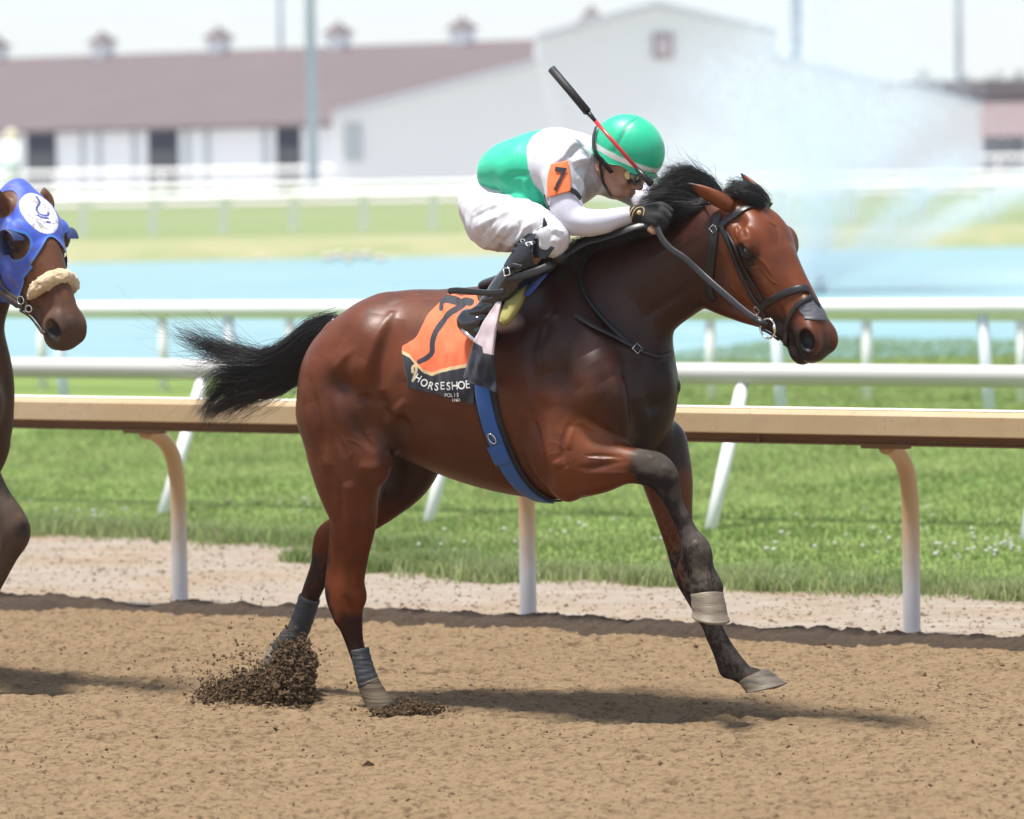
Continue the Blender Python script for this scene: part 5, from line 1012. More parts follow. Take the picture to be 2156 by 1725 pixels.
patch('nose_tape', horse, [(1678, 644), (1682, 654), (1690, 664), (1694, 672)], [(1716, 630), (1730, 646), (1740, 662), (1742, 676)], 26, 22, .0035, TAPE, wr=.002, seed=4)
# reins
rn = empty('reins', HF.wor(HF.pt(1500, 600, .2)), 'long black leather rein running from the bit ring to the gloved hands', 'reins')
free_strap('rein', rn, HF, [(1384, 478, .185), (1394, 502, .20), (1412, 524, .21), (1440, 543, .215), (1466, 566, .22), (1492, 590, .235), (1524, 618, .27), (1556, 645, .31), (1580, 664, .335), (1604, 678, .35)], [13] * 24 + [13] * 30 + [12] * 19, (0, 1, .25), .006)
MB().tube([HF.wor(HF.pt(a, b, c)) for a, b, c in ((1590, 672, .345), (1604, 680, .352), (1612, 686, .345))], .012, 10).build('rein_loop', LEA, rn, True)
free_strap('rein', rn, HF, [(1372, 470, .16), (1330, 482, .19), (1285, 498, .20), (1235, 512, .21), (1195, 534, .24), (1168, 548, .26)], 15, (0, .8, .5), .006)
X, N = skinL.line([(1405, 470), (1440, 452), (1470, 440), (1500, 425)], .012, 6); ribbon(MB(), X, N, .010, .003).build('rein_upper', LEA, rn, True)
# neck strap
ns = empty('neck_strap', HF.wor(HF.pt(1300, 700, .1)), 'black neck strap with a steel buckle round the base of the leading horse’s neck', 'strap')
strap('strap', ns, [(1286, 502), (1262, 520), (1233, 548), (1223, 580), (1229, 615), (1250, 650), (1285, 690), (1320, 720), (1338, 733)], 9, .005, .006)
strap('strap', ns, [(1336, 732), (1358, 743), (1388, 751), (1414, 743)], 8, .005, .004)
strap('strap_end', ns, [(1212, 668), (1230, 680), (1256, 696), (1290, 711), (1318, 724), (1336, 733)], 9, .006, .010)
X, N = skinL.line([(1334, 730), (1340, 736), (1346, 741)], .014, 4); q = X[4]; a_ = X[-1] - X[0]; a_ /= np.linalg.norm(a_); b_ = np.cross(a_, N[4]); MB().tube([q + a_ * .013 * i + b_ * .013 * j for i, j in ((-1, -1), (1, -1), (1, 1), (-1, 1), (-1, -1))], .0024, 6).build('buckle', BRASS, ns, True)
# girth
NVY = (.016, .018, .030); gr = empty('girth', HF.wor(HF.pt(1060, 950, .25)), 'blue webbing girth edged in black round the belly of the leading horse', 'girth')
BLU = mat('blue_webbing', (.018, .10, .36), .7, sheen=.2, noise=[(6, .5, (.012, .05, .20), .45, .75, (1, 1, 1))], bump=[(180, .5, .002, (1, 1, 1)), (9, .3, .006, (1, 1, 1))])
GP = [(1018, 800), (1024, 840), (1034, 885), (1048, 925), (1064, 962), (1084, 998), (1108, 1026), (1138, 1046), (1168, 1054)]
strap('edge_band', gr, GP, 50, .006, .004, mat('black_elastic', (.013, .013, .016), .75)); strap('webbing', gr, [(x - 3, y) for x, y in GP], 33, .004, .011, BLU)
strap('keeper', gr, [(1046, 934), (1054, 950), (1064, 972)], 40, .004, .016, BLU)
X, N = skinL.line([(1034, 912), (1040, 920), (1046, 930)], .018, 4); q = X[4]; a_ = X[-1] - X[0]; a_ /= np.linalg.norm(a_); b_ = np.cross(a_, N[4]); MB().tube([q + .020 * (a_ * math.cos(t) + .6 * b_ * math.sin(t)) for t in np.linspace(0, 6.283, 20)], .0028, 6).build('ring', STEEL, gr, True)
# saddle cloth
def seg_d(P, Q):
    Q = np.asarray(Q, float); d = np.full(len(P), 1e9)
    for a, b in zip(Q[:-1], Q[1:]): ab = b - a; t = np.clip(((P - a) @ ab) / (ab @ ab), 0, 1); d = np.minimum(d, np.linalg.norm(P - a - t[:, None] * ab, axis=1))
    return d
def cloth_col(P):
    x, y = P[:, 0], P[:, 1]; C = np.tile((.82, .155, .055), (len(P), 1))
    C[seg_d(P, catmull([(992, 632), (966, 645), (938, 668), (920, 696), (911, 720), (909, 742), (898, 754), (884, 762)], 8)) < 5.4] = NVY; C[seg_d(P, [(936, 632), (988, 634)]) < 9] = NVY; C[seg_d(P, [(931, 634), (929, 650)]) < 5.0] = NVY
    yb = np.interp(x, [846, 864, 878, 892, 909, 920, 951, 982, 1010], [741, 750, 768, 782, 788, 783, 776, 770, 762]); C[y > yb - 3] = (.62, .48, .26); C[y > yb + 4] = NVY
    C[seg_d(P, catmull([(870, 802), (874, 790), (877, 778), (874, 770), (870, 774), (870, 784)], 6)) < 2.4] = (.60, .47, .27)
    return C
CLO = mat('cloth', (.5, .5, .5), .75, attr='coat', sheen=.15, bump=[(260, .12, .001, (1, 1, 1)), (14, .35, .010, (1, 1, .5))])
sc_o, SCG = patch('saddle_cloth', None, [(947, 620), (928, 634), (904, 660), (878, 707), (860, 722), (847, 733), (851, 770), (858, 800), (858, 816)], [(1003, 620), (1012, 650), (1014, 680), (1008, 712), (1001, 738), (999, 765), (998, 795), (998, 825), (998, 852)], 150, 230, .014, CLO, cloth_col, wr=.010, seed=8, sm=6)
# the lower edge sags: last column handled by the contour itself
tag(sc_o, 'orange saddle cloth with navy figure 7 and a navy hem lettered HORSESHOE', 'saddle cloth')
LETM = mat('white_print', (.80, .80, .80), .6)
def glyph(ch, step=.035):
    """a letter as a field of small square cells, so that it can follow folded cloth"""
    cu = bpy.data.curves.new('f', 'FONT'); cu.body = ch; cu.size = 1.0; cu.offset = .012; cu.resolution_u = 3; cu.align_x = 'CENTER'; o = bpy.data.objects.new('f', cu); COL.objects.link(o)
    dg = bpy.context.evaluated_depsgraph_get(); me = o.evaluated_get(dg).to_mesh(); me.calc_loop_triangles(); V_ = np.array([v.co[:2] for v in me.vertices]); T = np.array([t.vertices[:] for t in me.loop_triangles]); o.evaluated_get(dg).to_mesh_clear(); bpy.data.objects.remove(o); bpy.data.curves.remove(cu)
    x = np.arange(V_[:, 0].min(), V_[:, 0].max() + step, step); y = np.arange(V_[:, 1].min(), V_[:, 1].max() + step, step); X, Y = np.meshgrid(x[:-1] + step / 2, y[:-1] + step / 2, indexing='ij'); P = np.stack([X.ravel(), Y.ravel()], 1); ins = np.zeros(len(P), bool)
    for t in T:
        a, b, c = V_[t]; cr = lambda p, q, r: (q[0] - p[0]) * (r[:, 1] - p[1]) - (q[1] - p[1]) * (r[:, 0] - p[0]); s1, s2, s3 = cr(a, b, P), cr(b, c, P), cr(c, a, P); ins |= ((s1 >= 0) & (s2 >= 0) & (s3 >= 0)) | ((s1 <= 0) & (s2 <= 0) & (s3 <= 0))
    C = P[ins]; h = step / 2; Q = np.stack([C + [-h, -h], C + [h, -h], C + [h, h], C + [-h, h]], 1).reshape(-1, 2); return Q, np.arange(len(Q)).reshape(-1, 4)
def print_on(G, items, name, par, m, lift=.006, step=.035):
    """letters (char,x,y,height,angle,width) given in the picture's pixels of a cloth patch G, laid on its surface"""
    PX, X, N = G; P = PX.reshape(-1, 2); Xf = X.reshape(-1, 3); Nf = N.reshape(-1, 3); Vs = []; Fs = []; n0 = 0
    for ch, x, y, hh, ang, wd in items:
        Q, F_ = glyph(ch, step); c, s_ = math.cos(ang), math.sin(ang); a = Q[:, 0] * hh * 1.38 * wd; b = (Q[:, 1] - .35) * hh * 1.38; qx = x + c * a + s_ * b; qy = y + s_ * a - c * b
        near = np.where((np.abs(P[:, 0] - x) < hh * 1.6 + 4) & (np.abs(P[:, 1] - y) < hh * 1.6 + 4))[0]; d = (P[near][None, :, 0] - qx[:, None]) ** 2 + (P[near][None, :, 1] - qy[:, None]) ** 2
        k = near[np.argpartition(d, 4, axis=1)[:, :4]]; w = 1 / ((P[k][:, :, 0] - qx[:, None]) ** 2 + (P[k][:, :, 1] - qy[:, None]) ** 2 + .05); w /= w.sum(1, keepdims=True); X0 = (Xf[k] * w[..., None]).sum(1); N0 = (Nf[k] * w[..., None]).sum(1)
        dep = (X0 - CAM) @ _fw; r_ = ray(qx, qy); Vs.append(CAM + r_ * (dep / (r_ @ _fw))[:, None] + N0 * lift); Fs.append(F_ + n0); n0 += len(Q)
    return mesh_np(name, np.vstack(Vs), np.vstack(Fs), par, m, True)
its = [(c, x, y, 16 + .2 * i, a, .85) for i, (c, x, y, a) in enumerate((('H', 882, 796, .55), ('O', 895, 806, .5), ('R', 909, 812, .32), ('S', 921, 814, .1), ('E', 933, 812, 0), ('S', 946, 813, -.02), ('H', 959, 812, -.05), ('O', 973, 811, -.05), ('E', 986, 809, -.08)))]
its += [(c, 940 + 6.3 * i, 832 - .2 * i, 8, -.03, .9) for i, c in enumerate('POLIS')] + [(c, 955 + 6.2 * i, 842, 6.5, 0, .9) for i, c in enumerate('INO')]
print_on(SCG, its, 'lettering', sc_o, LETM)
fl_o, FLG = patch('number_cloth_flap', None, [(1050, 632), (1026, 668), (1001, 716), (986, 758), (976, 792), (982, 800)], [(1057, 634), (1052, 676), (1046, 704), (1042, 748), (1044, 790), (1047, 829)], 60, 140, .125, CLO,
    lambda P: np.where((P[:, 1] > np.interp(P[:, 0], [1000, 1018, 1020, 1042], [722, 732, 745, 750]))[:, None], np.array([NVY]), np.array([(.52, .43, .46)])), wr=.020, seed=15, sm=8)
tag(fl_o, 'pale pink and navy cloth corner folded back over the blue girth', 'cloth')
pad = empty('saddle_pad', HF.wor(HF.pt(1080, 630, .25)), 'khaki foam pad and blue pad flap showing in front of the rider’s boot', 'saddle pad')
patch('blue_flap', pad, [(1108, 560), (1103, 590), (1106, 610), (1098, 625)], [(1160, 546), (1154, 572), (1136, 596), (1112, 622)], 24, 40, .09, mat('blue_pad', (.01, .10, .50), .6, sheen=.2), wr=.006, seed=5, sm=3)
X, N = skinL.line([(1104, 582), (1097, 610), (1084, 642), (1068, 670), (1058, 686)], .045, 8); X = X - N * .045; X = X - .13 * (X - CAM) / np.linalg.norm(X - CAM, axis=1, keepdims=True); wv = np.interp(np.linspace(0, 1, len(X)), [0, .15, .5, .85, 1], [24, 32, 34, 26, 10]) / 580
ribbon(MB(), X, N, wv, .028).build('foam_pad', mat('khaki_foam', (.34, .31, .105), .9, bump=[(70, .5, .003, (1, 1, 1))]), pad, True)
# saddle with its stirrup leathers and irons
sd = empty('saddle', HF.wor(HF.pt(1100, 590, 0)), 'tiny black racing saddle with stirrups under the crouching rider', 'saddle')
vs = Vol(HF.pt(1030, 640, 0) + np.array([-.1, -.35, -.12]), HF.pt(1180, 540, 0) + np.array([.1, .38, .12]), .008)
vs.chain([[*HF.pt(1035, 600, 0), .025, 4.0], [*HF.pt(1085, 586, 0), .030, 5.0], [*HF.pt(1140, 560, 0), .032, 5.0], [*HF.pt(1175, 548, 0), .028, 4.0]], .02)
vs.chain([[*HF.pt(1095, 600, -.22), .055, .3], [*HF.pt(1100, 640, -.27), .050, .3]], .03)
vs.chain([[*HF.pt(1112, 575, .235), .045, .35], [*HF.pt(1128, 560, .235), .05, .35], [*HF.pt(1150, 550, .23), .045, .35]], .03)
a_, b_ = vs.nets(); mesh_np('seat', HF.wor(relax(a_, b_, 3)), b_, sd, LEA, True)
free_strap('stirrup_leather', sd, HF, [(1160, 558, .30), (1130, 572, .335), (1095, 582, .345), (1065, 588, .35)], [16] * 24 + [12], (0, 1, .1), .006)
free_strap('strap_loop', sd, HF, [(1100, 563, .345), (1080, 560, .352), (1066, 570, .352), (1062, 580, .35)], 9, (0, 1, .1), .005)
MB().tube([HF.wor(HF.pt(a, b, .362)) for a, b in ((1060, 566), (1072, 564), (1074, 578), (1062, 582), (1060, 566))], .0028, 6).build('buckle', BRASS, sd, True)
free_strap('strap_end', sd, HF, [(944, 614, .33), (965, 612, .335), (1000, 615, .34), (1035, 617, .34), (1062, 614, .335)], [3] + [13] * 30 + [12] * 2, (0, 1, .1), .005)
MB().ellip(HF.wor(HF.pt(1176, 540, .24)), (.035, .03, .03)).build('rein_knot', LEA, rn, True)
iron = [HF.wor(HF.pt(a, b, c)) for a, b, c in ((974, 694, .33), (986, 706, .34), (1000, 717, .34), (1012, 724, .33))]; MB().tube(iron, .008, 8).build('stirrup_iron', STEEL, sd, True)
MB().tube([HF.wor(HF.pt(a, b, c)) for a, b, c in ((1012, 722, .33), (1030, 690, .32), (1045, 650, .31))], .005, 8).build('stirrup_iron', STEEL, sd, True)
# leg bandages
BND = mat('grey_bandage', (.040, .044, .052), .75, noise=[(11, .7, (.13, .115, .095), .54, .66, (1, 1, 1)), (30, .6, (.025, .028, .034), .5, .7, (1, 1, 1))], bump=[(16, .7, .008, (.3, .3, 5)), (60, .3, .002, (1, 1, 1))])
BNM = mat('muddy_bandage', (.115, .086, .056), .9, noise=[(12, .6, (.08, .07, .06), .5, .7, (1, 1, 1))], bump=[(14, .8, .010, (.3, .3, 6))])
def bandage(label, P, R_, m2=None):
    Q = catmull(np.array([HF.wor(HF.pt(*p)) for p in P]), 6); r_ = np.interp(np.linspace(0, 1, len(Q)), np.linspace(0, 1, len(R_)), R_) / 580
    r_ = r_ * (1 + .03 * np.sin(np.arange(len(Q)) * 1.9)); o = MB().tube(Q, r_, 22).build('leg_bandage', BND, horse, True); o['label'] = label; return o
bandage('grey bandage round the near hind leg', [(757, 1366, .15), (763, 1395, .15), (770, 1420, .15), (777, 1442, .15)], [20, 21, 22.5, 24])
b2 = MB().tube(catmull(np.array([HF.wor(HF.pt(*p)) for p in ((775, 1436, .15), (786, 1460, .15), (798, 1482, .155), (812, 1500, .16))]), 5), np.array([23.5, 24, 24.5, 25, 25.5, 26, 26, 26.5, 27, 27.5, 28, 28, 28, 27, 26, 25]) / 580, 20).build('leg_bandage', BNM, horse, True)
bandage('grey bandage half hidden in the kicked-up soil', [(652, 1258, -.14), (641, 1292, -.14), (628, 1326, -.14), (612, 1350, -.14), (592, 1372, -.14)], [24, 24, 25, 29, 26])
# ================================================================== THE RIDER
jk = empty('person', HF.wor(HF.pt(1100, 560, 0)), 'jockey in green helmet and white and green silks crouching over the leading horse', 'person')
def jp(px, py, w, r, sw=1.0): q = HF.pt(px, py, w); return [q[0], q[1], q[2], r / 580, sw]
JLO = HF.pt(930, 740, 0) + np.array([0, -.45, 0]); JHI = HF.pt(1450, 230, 0) + np.array([.1, .50, .05])
def sdf(ops, lo, hi, h, it=2): V = Vol(lo, hi, h); ops(V); a, b = V.nets(); return relax(a, b, it), b
PIT = R(25); hf_ = np.array([math.cos(PIT), 0, -math.sin(PIT)]); hu_ = np.array([math.sin(PIT), 0, math.cos(PIT)]); hl_ = np.array([0, 1.0, 0])
JH = HF.pt(1308, 330, .02); JM = np.stack([hf_, hu_, hl_]); jh = lambda f, u, l: JH + f * hf_ + u * hu_ + l * hl_
def jr(f, u, l, r, sw=1.0): p = jh(f, u, l); return [*p, r, sw]
def body(V):
    V.chain([jp(1035, 435, 0, 32, 1.9), jp(1075, 380, 0, 36, 1.9), jp(1120, 357, 0, 48, 1.7), jp(1175, 350, 0, 62, 1.7), jp(1215, 348, 0, 52, 1.9), jp(1240, 345, .01, 32, 1.3)], .03)
    for s_ in (1, -1):
        V.chain([jp(1030, 440, .11 * s_, 44), jp(1085, 468, .17 * s_, 40), jp(1150, 496, .25 * s_, 22), jp(1122, 540, .275 * s_, 17), jp(1072, 598, .28 * s_, 16), jp(1025, 655, .28 * s_, 12), jp(1000, 685, .28 * s_, 12), jp(1015, 696, .29 * s_, 10)], .02)
    V.chain([jp(1195, 340, .17, 24), jp(1190, 400, .20, 22), jp(1215, 462, .22, 18), jp(1270, 468, .20, 17), jp(1328, 453, .16, 12), jp(1345, 453, .15, 13)], .02)
    V.chain([jp(1250, 345, -.16, 24), jp(1330, 405, -.20, 20), jp(1350, 425, -.17, 16), jp(1392, 448, -.03, 13)], .02)
    V.chain([jp(1232, 350, .01, 36), jp(1265, 345, .015, 30), jp(1292, 352, .02, 30)], .02)              # neck
    E = lambda f, u, l, rf, ru, rl, k=.015, sub=False: V.ell(jh(f, u, l), (rf, ru, rl), k, JM, sub)
    E(-.005, .0, 0, .098, .100, .076); E(.035, -.065, 0, .060, .060, .056); E(.050, -.112, 0, .034, .026, .036)      # skull, face, chin
    V.chain([jr(-.02, -.075, .052, .016), jr(.045, -.118, .030, .016)], .02); V.chain([jr(-.02, -.075, -.052, .016), jr(.045, -.118, -.030, .016)], .02)
    V.chain([jr(.086, -.028, 0, .010), jr(.104, -.055, 0, .012), jr(.109, -.068, 0, .014)], .010); E(.098, -.074, .012, .012, .009, .009, .006); E(.098, -.074, -.012, .012, .009, .009, .006)
    V.chain([jr(.080, -.014, .045, .010), jr(.088, -.012, .0, .010), jr(.080, -.014, -.045, .010)], .012)    # brow
    V.chain([jr(.086, -.098, .020, .007), jr(.094, -.097, 0, .009), jr(.086, -.098, -.020, .007)], .008); V.chain([jr(.084, -.112, .016, .007), jr(.090, -.112, 0, .008), jr(.084, -.112, -.016, .007)], .006)
    V.chain([jr(.094, -.105, .024, .003), jr(.101, -.105, 0, .003), jr(.094, -.105, -.024, .003)], .004, sub=True)
    for s_ in (1, -1):
        E(.080, -.035, .032 * s_, .014, .012, .017, .008, True); E(.060, -.065, .045 * s_, .020, .016, .014)
        E(-.028, -.045, .078 * s_, .018, .030, .010, .006); E(-.026, -.043, .086 * s_, .010, .018, .006, .004, True); E(-.022, -.066, .078 * s_, .010, .010, .008, .005)
def fingers(V, O, dirs, near, r=8.5):
    for ch in dirs: V.chain([jp(*p, rr) for p, rr in zip(ch, (r + 1, r, r - .5, r - 1.2))], .006)
NF = [[(1366, 440, .150), (1392, 436, .150), (1408, 446, .135), (1404, 462, .120)], [(1364, 448, .160), (1390, 446, .168), (1405, 458, .158), (1398, 472, .140)], [(1362, 456, .164), (1386, 457, .178), (1398, 469, .170), (1388, 481, .150)], [(1360, 463, .160), (1380, 467, .178), (1390, 478, .172), (1381, 487, .155)]]
NT = [(1356, 466, .14), (1366, 478, .165), (1376, 487, .175)]
FF = [[(1396, 436, -.02), (1414, 440, .0), (1420, 455, .02), (1412, 468, .03)], [(1396, 446, -.02), (1412, 452, .01), (1414, 466, .03), (1405, 474, .04)], [(1394, 455, -.02), (1408, 463, .01), (1408, 474, .03), (1398, 480, .04)], [(1392, 463, -.02), (1402, 472, .01), (1400, 482, .02), (1392, 485, .03)]]
def hands(V, g=0.0):
    V.ell(HF.pt(1352, 452, .150), (.042 + g, .022 + g, .030 + g), .012); V.ell(HF.pt(1392, 452, -.03), (.034 + g, .024 + g, .030 + g), .012)
    for ch in NF + FF: V.chain([jp(*p, rr + g * 580) for p, rr in zip(ch[:4 if not g else 3], (9, 8.5, 8, 7.2))], .006)
    V.chain([jp(*p, rr + g * 580) for p, rr in zip(NT[:3 if not g else 2], (9.5, 8.5, 7.5))], .006)
SKIN = mat('skin', (.46, .25, .17), .5, sub=.15, noise=[(14, .5, (.30, .13, .09), .45, .7, (1, 1, 1))], bump=[(90, .1, .001, (1, 1, 1))])
a_, b_ = sdf(lambda V: (body(V), hands(V)), JLO, JHI, .0048); mesh_np('body', HF.wor(a_), b_, jk, SKIN)
# gloves
a_, b_ = sdf(lambda V: (hands(V, .0035), V.chain([jp(1330, 452, .158, 16), jp(1345, 452, .152, 19)], .01), V.chain([jp(1372, 448, -.04, 16), jp(1388, 450, -.03, 19)], .01)), HF.pt(1310, 505, 0) + np.array([0, -.2, 0]), HF.pt(1440, 405, 0) + np.array([0.05, .3, 0]), .0032)
GLV = mat('black_glove', (.010, .010, .012), .8, sheen=.1); glo = mesh_np('gloves', HF.wor(a_), b_, jk, GLV)
skG = Skin(HF, a_, b_); GOLD = mat('gold_trim', (.62, .46, .20), .5)
for P in ([(1330, 462), (1333, 450), (1340, 440), (1350, 437), (1357, 441), (1355, 455)], [(1326, 458), (1328, 446), (1336, 436)]):
    X, N = skG.line(P, .002, 6); MB().tube(X, .0016, 6).build('glove_piping', GOLD, glo, True)
X, N = skG.line([(1342, 449), (1346, 448), (1350, 449)], .001, 4); MB().ellip(X[4], (.008, .004, .008)).build('glove_badge', GOLD, glo, True)
# silks
def silk(V):
    V.chain([jp(1052, 372, 0, 34, 2.2), jp(1076, 358, 0, 58, 1.75), jp(1112, 356, 0, 70, 1.65), jp(1158, 357, 0, 84, 1.45), jp(1200, 353, 0, 76, 1.55), jp(1232, 348, .01, 54, 1.4), jp(1252, 345, .015, 40, 1.1)], .03)
    V.chain([jp(1195, 338, .155, 44), jp(1188, 375, .185, 40), jp(1188, 408, .20, 37)], .04); V.chain([jp(1255, 345, -.15, 42), jp(1300, 385, -.19, 36)], .04)
    V.chain([jp(1250, 352, .02, 36), jp(1268, 352, .02, 34)], .02)
    V.ell(HF.pt(1140, 425, .03), (.10, .17, .05), .05)
a_, b_ = sdf(silk, JLO, JHI, .0062); a_, b_ = subdiv(a_, b_); nrm = normals(a_, b_)
sk_ = Skin(HF, a_, b_); z1 = lambda *L: _z(928.5, 119.8, .25, L)
WR = [(z1((930, 900), (1020, 860), (1080, 760), (1180, 700)), .012, 0.0102), (z1((1080, 860), (1120, 780), (1230, 760)), .010, -0.0102), (z1((1100, 900), (1180, 860), (1270, 870)), .010, 0.0119), (z1((1120, 960), (1200, 930), (1260, 920)), .010, -0.0102), (z1((1150, 1000), (1190, 1080), (1180, 1160)), .010, 0.0085),
      (z1((1210, 1000), (1230, 1100), (1230, 1250)), .012, -0.0102), (z1((800, 1000), (830, 1120), (900, 1220)), .012, -0.0119), (z1((560, 1040), (620, 990), (760, 990)), .010, -0.0068), (z1((480, 1080), (560, 1160), (700, 1200)), .012, 0.0085), (z1((1260, 960), (1300, 1060), (1330, 1150)), .010, 0.0102), (z1((760, 720), (790, 860)), .006, 0.0034), (z1((700, 1020), (740, 1160)), .010, 0.0068)]
a_ = sculpt(a_, b_, nrm, sk_, WR); a_ = a_ + nrm * ((vnoise(a_ * 26, 3) - .5) * .005 + (vnoise(a_ * 11, 4) - .5) * .009)[:, None]
W_ = HF.wor(a_); pr = (W_ - CAM); dz = pr @ _fw; PX = 1078 + FPX * (pr @ _rt) / dz; PY = 862.5 - FPX * (pr @ _up) / dz
# the green panel: a real pattern of the jacket, bounded by planes across the back
q0 = HF.pt(1143, 277, 0); q1 = HF.pt(1122, 350, 0); 
gp = [(1155, 268), (1151, 277), (1128, 305), (1121, 332), (1122, 360), (1128, 385), (1143, 415), (1163, 447), (1180, 470)]
gw = [0, .01, .10, .16, .18, .18, .17, .15, .15]; gz = np.array([HF.pt(a, b, w)[2] for (a, b), w in zip(gp, gw)])[::-1]; gx = np.array([HF.pt(a, b, w)[0] for (a, b), w in zip(gp, gw)])[::-1]; bx = np.interp(a_[:, 2], gz, gx)
green = a_[:, 0] < bx
C_ = np.tile((.58, .58, .64), (len(a_), 1)); C_[green] = (.022, .52, .31)
SILK = mat('silk', (.5, .5, .5), .52, attr='coat', sheen=.2, spec=.4, bump=[(38, .35, .004, (1, 1, .5)), (200, .08, .001, (1, 1, 1))])
mesh_np('silks', W_, b_, jk, SILK, colors=C_)
# white under-sleeves
def sleeves(V):
    V.chain([jp(1188, 402, .20, 35), jp(1192, 432, .215, 34), jp(1204, 458, .22, 33), jp(1226, 468, .22, 29), jp(1262, 468, .21, 26), jp(1300, 459, .18, 21), jp(1326, 453, .16, 17)], .02)
    V.chain([jp(1290, 378, -.185, 34), jp(1345, 410, -.20, 30), jp(1362, 428, -.15, 24), jp(1382, 446, -.06, 17)], .02)
a_, b_ = sdf(sleeves, JLO, JHI, .005); nrm = normals(a_, b_); a_ = a_ + nrm * ((vnoise(a_ * 30, 5) - .5) * .004)[:, None]
WSL = mat('white_sleeve', (.58, .58, .68), .5, sheen=.2, bump=[(60, .2, .002, (1, 1, 1))]); slo = mesh_np('sleeves', HF.wor(a_), b_, jk, WSL)
skS = Skin(HF, *sdf(lambda V: (silk(V), sleeves(V)), JLO, JHI, .0075))
# number armband
ab, ABG = patch('armband', jk, [(1160, 346), (1154, 370), (1152, 395), (1152, 416)], [(1196, 338), (1199, 362), (1202, 388), (1201, 402)], 26, 36, .006, mat('orange_armband', (.90, .19, .055), .6, sheen=.1), skin=skS, wr=.002, seed=3)
print_on(ABG, [('7', 1178, 378, 50, .12, .72)], 'armband_number', ab, mat('black_print', (.012, .012, .02), .6), .005)
X, N = skS.line([(1150, 410), (1152, 424), (1160, 436)], .005, 5); ribbon(MB(), X, N, .012, .003).build('armband_strap', LEA, ab, True)
X, N = skS.line([(1200, 400), (1210, 406), (1220, 420)], .005, 5); ribbon(MB(), X, N, .018, .003).build('armband_strap', LEA, ab, True)
# breeches
def breech(V):
    V.chain([jp(1032, 400, 0, 38, 2.3), jp(1030, 430, 0, 50, 2.1), jp(1060, 440, 0, 50, 1.9)], .03)
    for s_ in (1, -1):
        V.chain([jp(1034, 425, .07 * s_, 46), jp(1040, 460, .11 * s_, 64), jp(1080, 468, .17 * s_, 57), jp(1125, 480, .225 * s_, 46), jp(1160, 494, .262 * s_, 37), jp(1160, 510, .27 * s_, 31)], .03)
        V.ell(HF.pt(1060, 490, .15 * s_), (.075, .055, .055), .03)
a_, b_ = sdf(breech, JLO, JHI, .0062); a_, b_ = subdiv(a_, b_); nrm = normals(a_, b_); sk_ = Skin(HF, a_, b_)
WR = [(z1((x0, y0), ((x0 + x1) / 2 + dx, (y0 + y1) / 2), (x1, y1)), sg, am) for x0, y0, x1, y1, dx, sg, am in ((240, 1300, 520, 1180, -20, .010, .004), (250, 1380, 560, 1230, -20, .010, -.005), (290, 1440, 640, 1270, -10, .010, .005), (330, 1520, 480, 1360, -10, .008, -.004), (420, 1560, 560, 1400, 0, .008, .004), (500, 1600, 640, 1430, 0, .010, -.005), (560, 1610, 700, 1450, 20, .010, .005), (620, 1560, 660, 1380, 10, .008, -.005),
     (680, 1460, 900, 1330, 0, .010, .006), (720, 1500, 960, 1370, 0, .010, -.004), (940, 1440, 1040, 1480, 0, .007, .004), (930, 1480, 1020, 1530, 0, .007, -.004), (920, 1540, 1000, 1570, 0, .007, .004), (640, 1240, 900, 1300, 0, .012, -.005), (230, 1200, 420, 1120, 0, .010, -.004))]
a_ = sculpt(a_, b_, nrm, sk_, WR); a_ = a_ + nrm * ((vnoise(a_ * 24, 7) - .5) * .010 + (vnoise(a_ * np.array([60, 60, 25]), 8) - .5) * .006)[:, None]
mesh_np('breeches', HF.wor(a_), b_, jk, mat('white_breeches', (.62, .62, .67), .6, sheen=.1, bump=[(45, .35, .004, (1, 1, .4))]))
# boots
def boots(V, s_):
    if 1:
        V.chain([jp(1150, 508, .275 * s_, 33), jp(1128, 532, .282 * s_, 37), jp(1098, 565, .288 * s_, 32), jp(1062, 605, .29 * s_, 27), jp(1030, 645, .29 * s_, 23), jp(1008, 668, .30 * s_, 25)], .02)
        V.chain([jp(988, 680, .295 * s_, 26), jp(1000, 691, .30 * s_, 25), jp(1018, 700, .30 * s_, 21), jp(1036, 706, .30 * s_, 17)], .025)
def boot_mesh(s_): return sdf(lambda V: boots(V, s_), HF.pt(940, 760, 0) + np.array([-.05, -.48, -.02]), HF.pt(1190, 460, 0) + np.array([.05, .48, 0]), .0055)
BOOT = mat('boot_leather', (.012, .013, .018), .17, spec=.7, coat=.5, noise=[(12, .5, (.03, .032, .04), .5, .7, (1, 1, 1))], bump=[(18, .35, .006, (1, 1, 3))])
for s_ in (-1, 1):
    a_, b_ = boot_mesh(s_); nrm = normals(a_, b_); cr = np.exp(-((a_[:, 2] - HF.pt(1005, 655, .3)[2]) / .055) ** 2); a_ = a_ + nrm * ((vnoise(a_ * np.array([14, 14, 70]), 9) - .5) * .020 * cr + (vnoise(a_ * 30, 2) - .5) * .004)[:, None]
    bo = mesh_np('boot', HF.wor(a_), b_, jk, BOOT)
skB = Skin(HF, a_, b_)
CUFF = mat('boot_top_cloth', (.018, .022, .030), .6)
bt, BTG = patch('boot_cuff', bo, [(1084, 512), (1078, 530), (1066, 548), (1060, 560)], [(1160, 516), (1150, 534), (1135, 548), (1120, 562)], 24, 20, .004, CUFF, skin=skB, wr=.002)
print_on(BTG, [('E', 1116, 513, 13, 1.15, 1.0), ('C', 1104, 508, 9, 1.15, .9)], 'boot_lettering', bt, mat('white_boot_print', (.75, .75, .75), .6), .009)
mb = MB(); 
for w in (.352, .358): pass
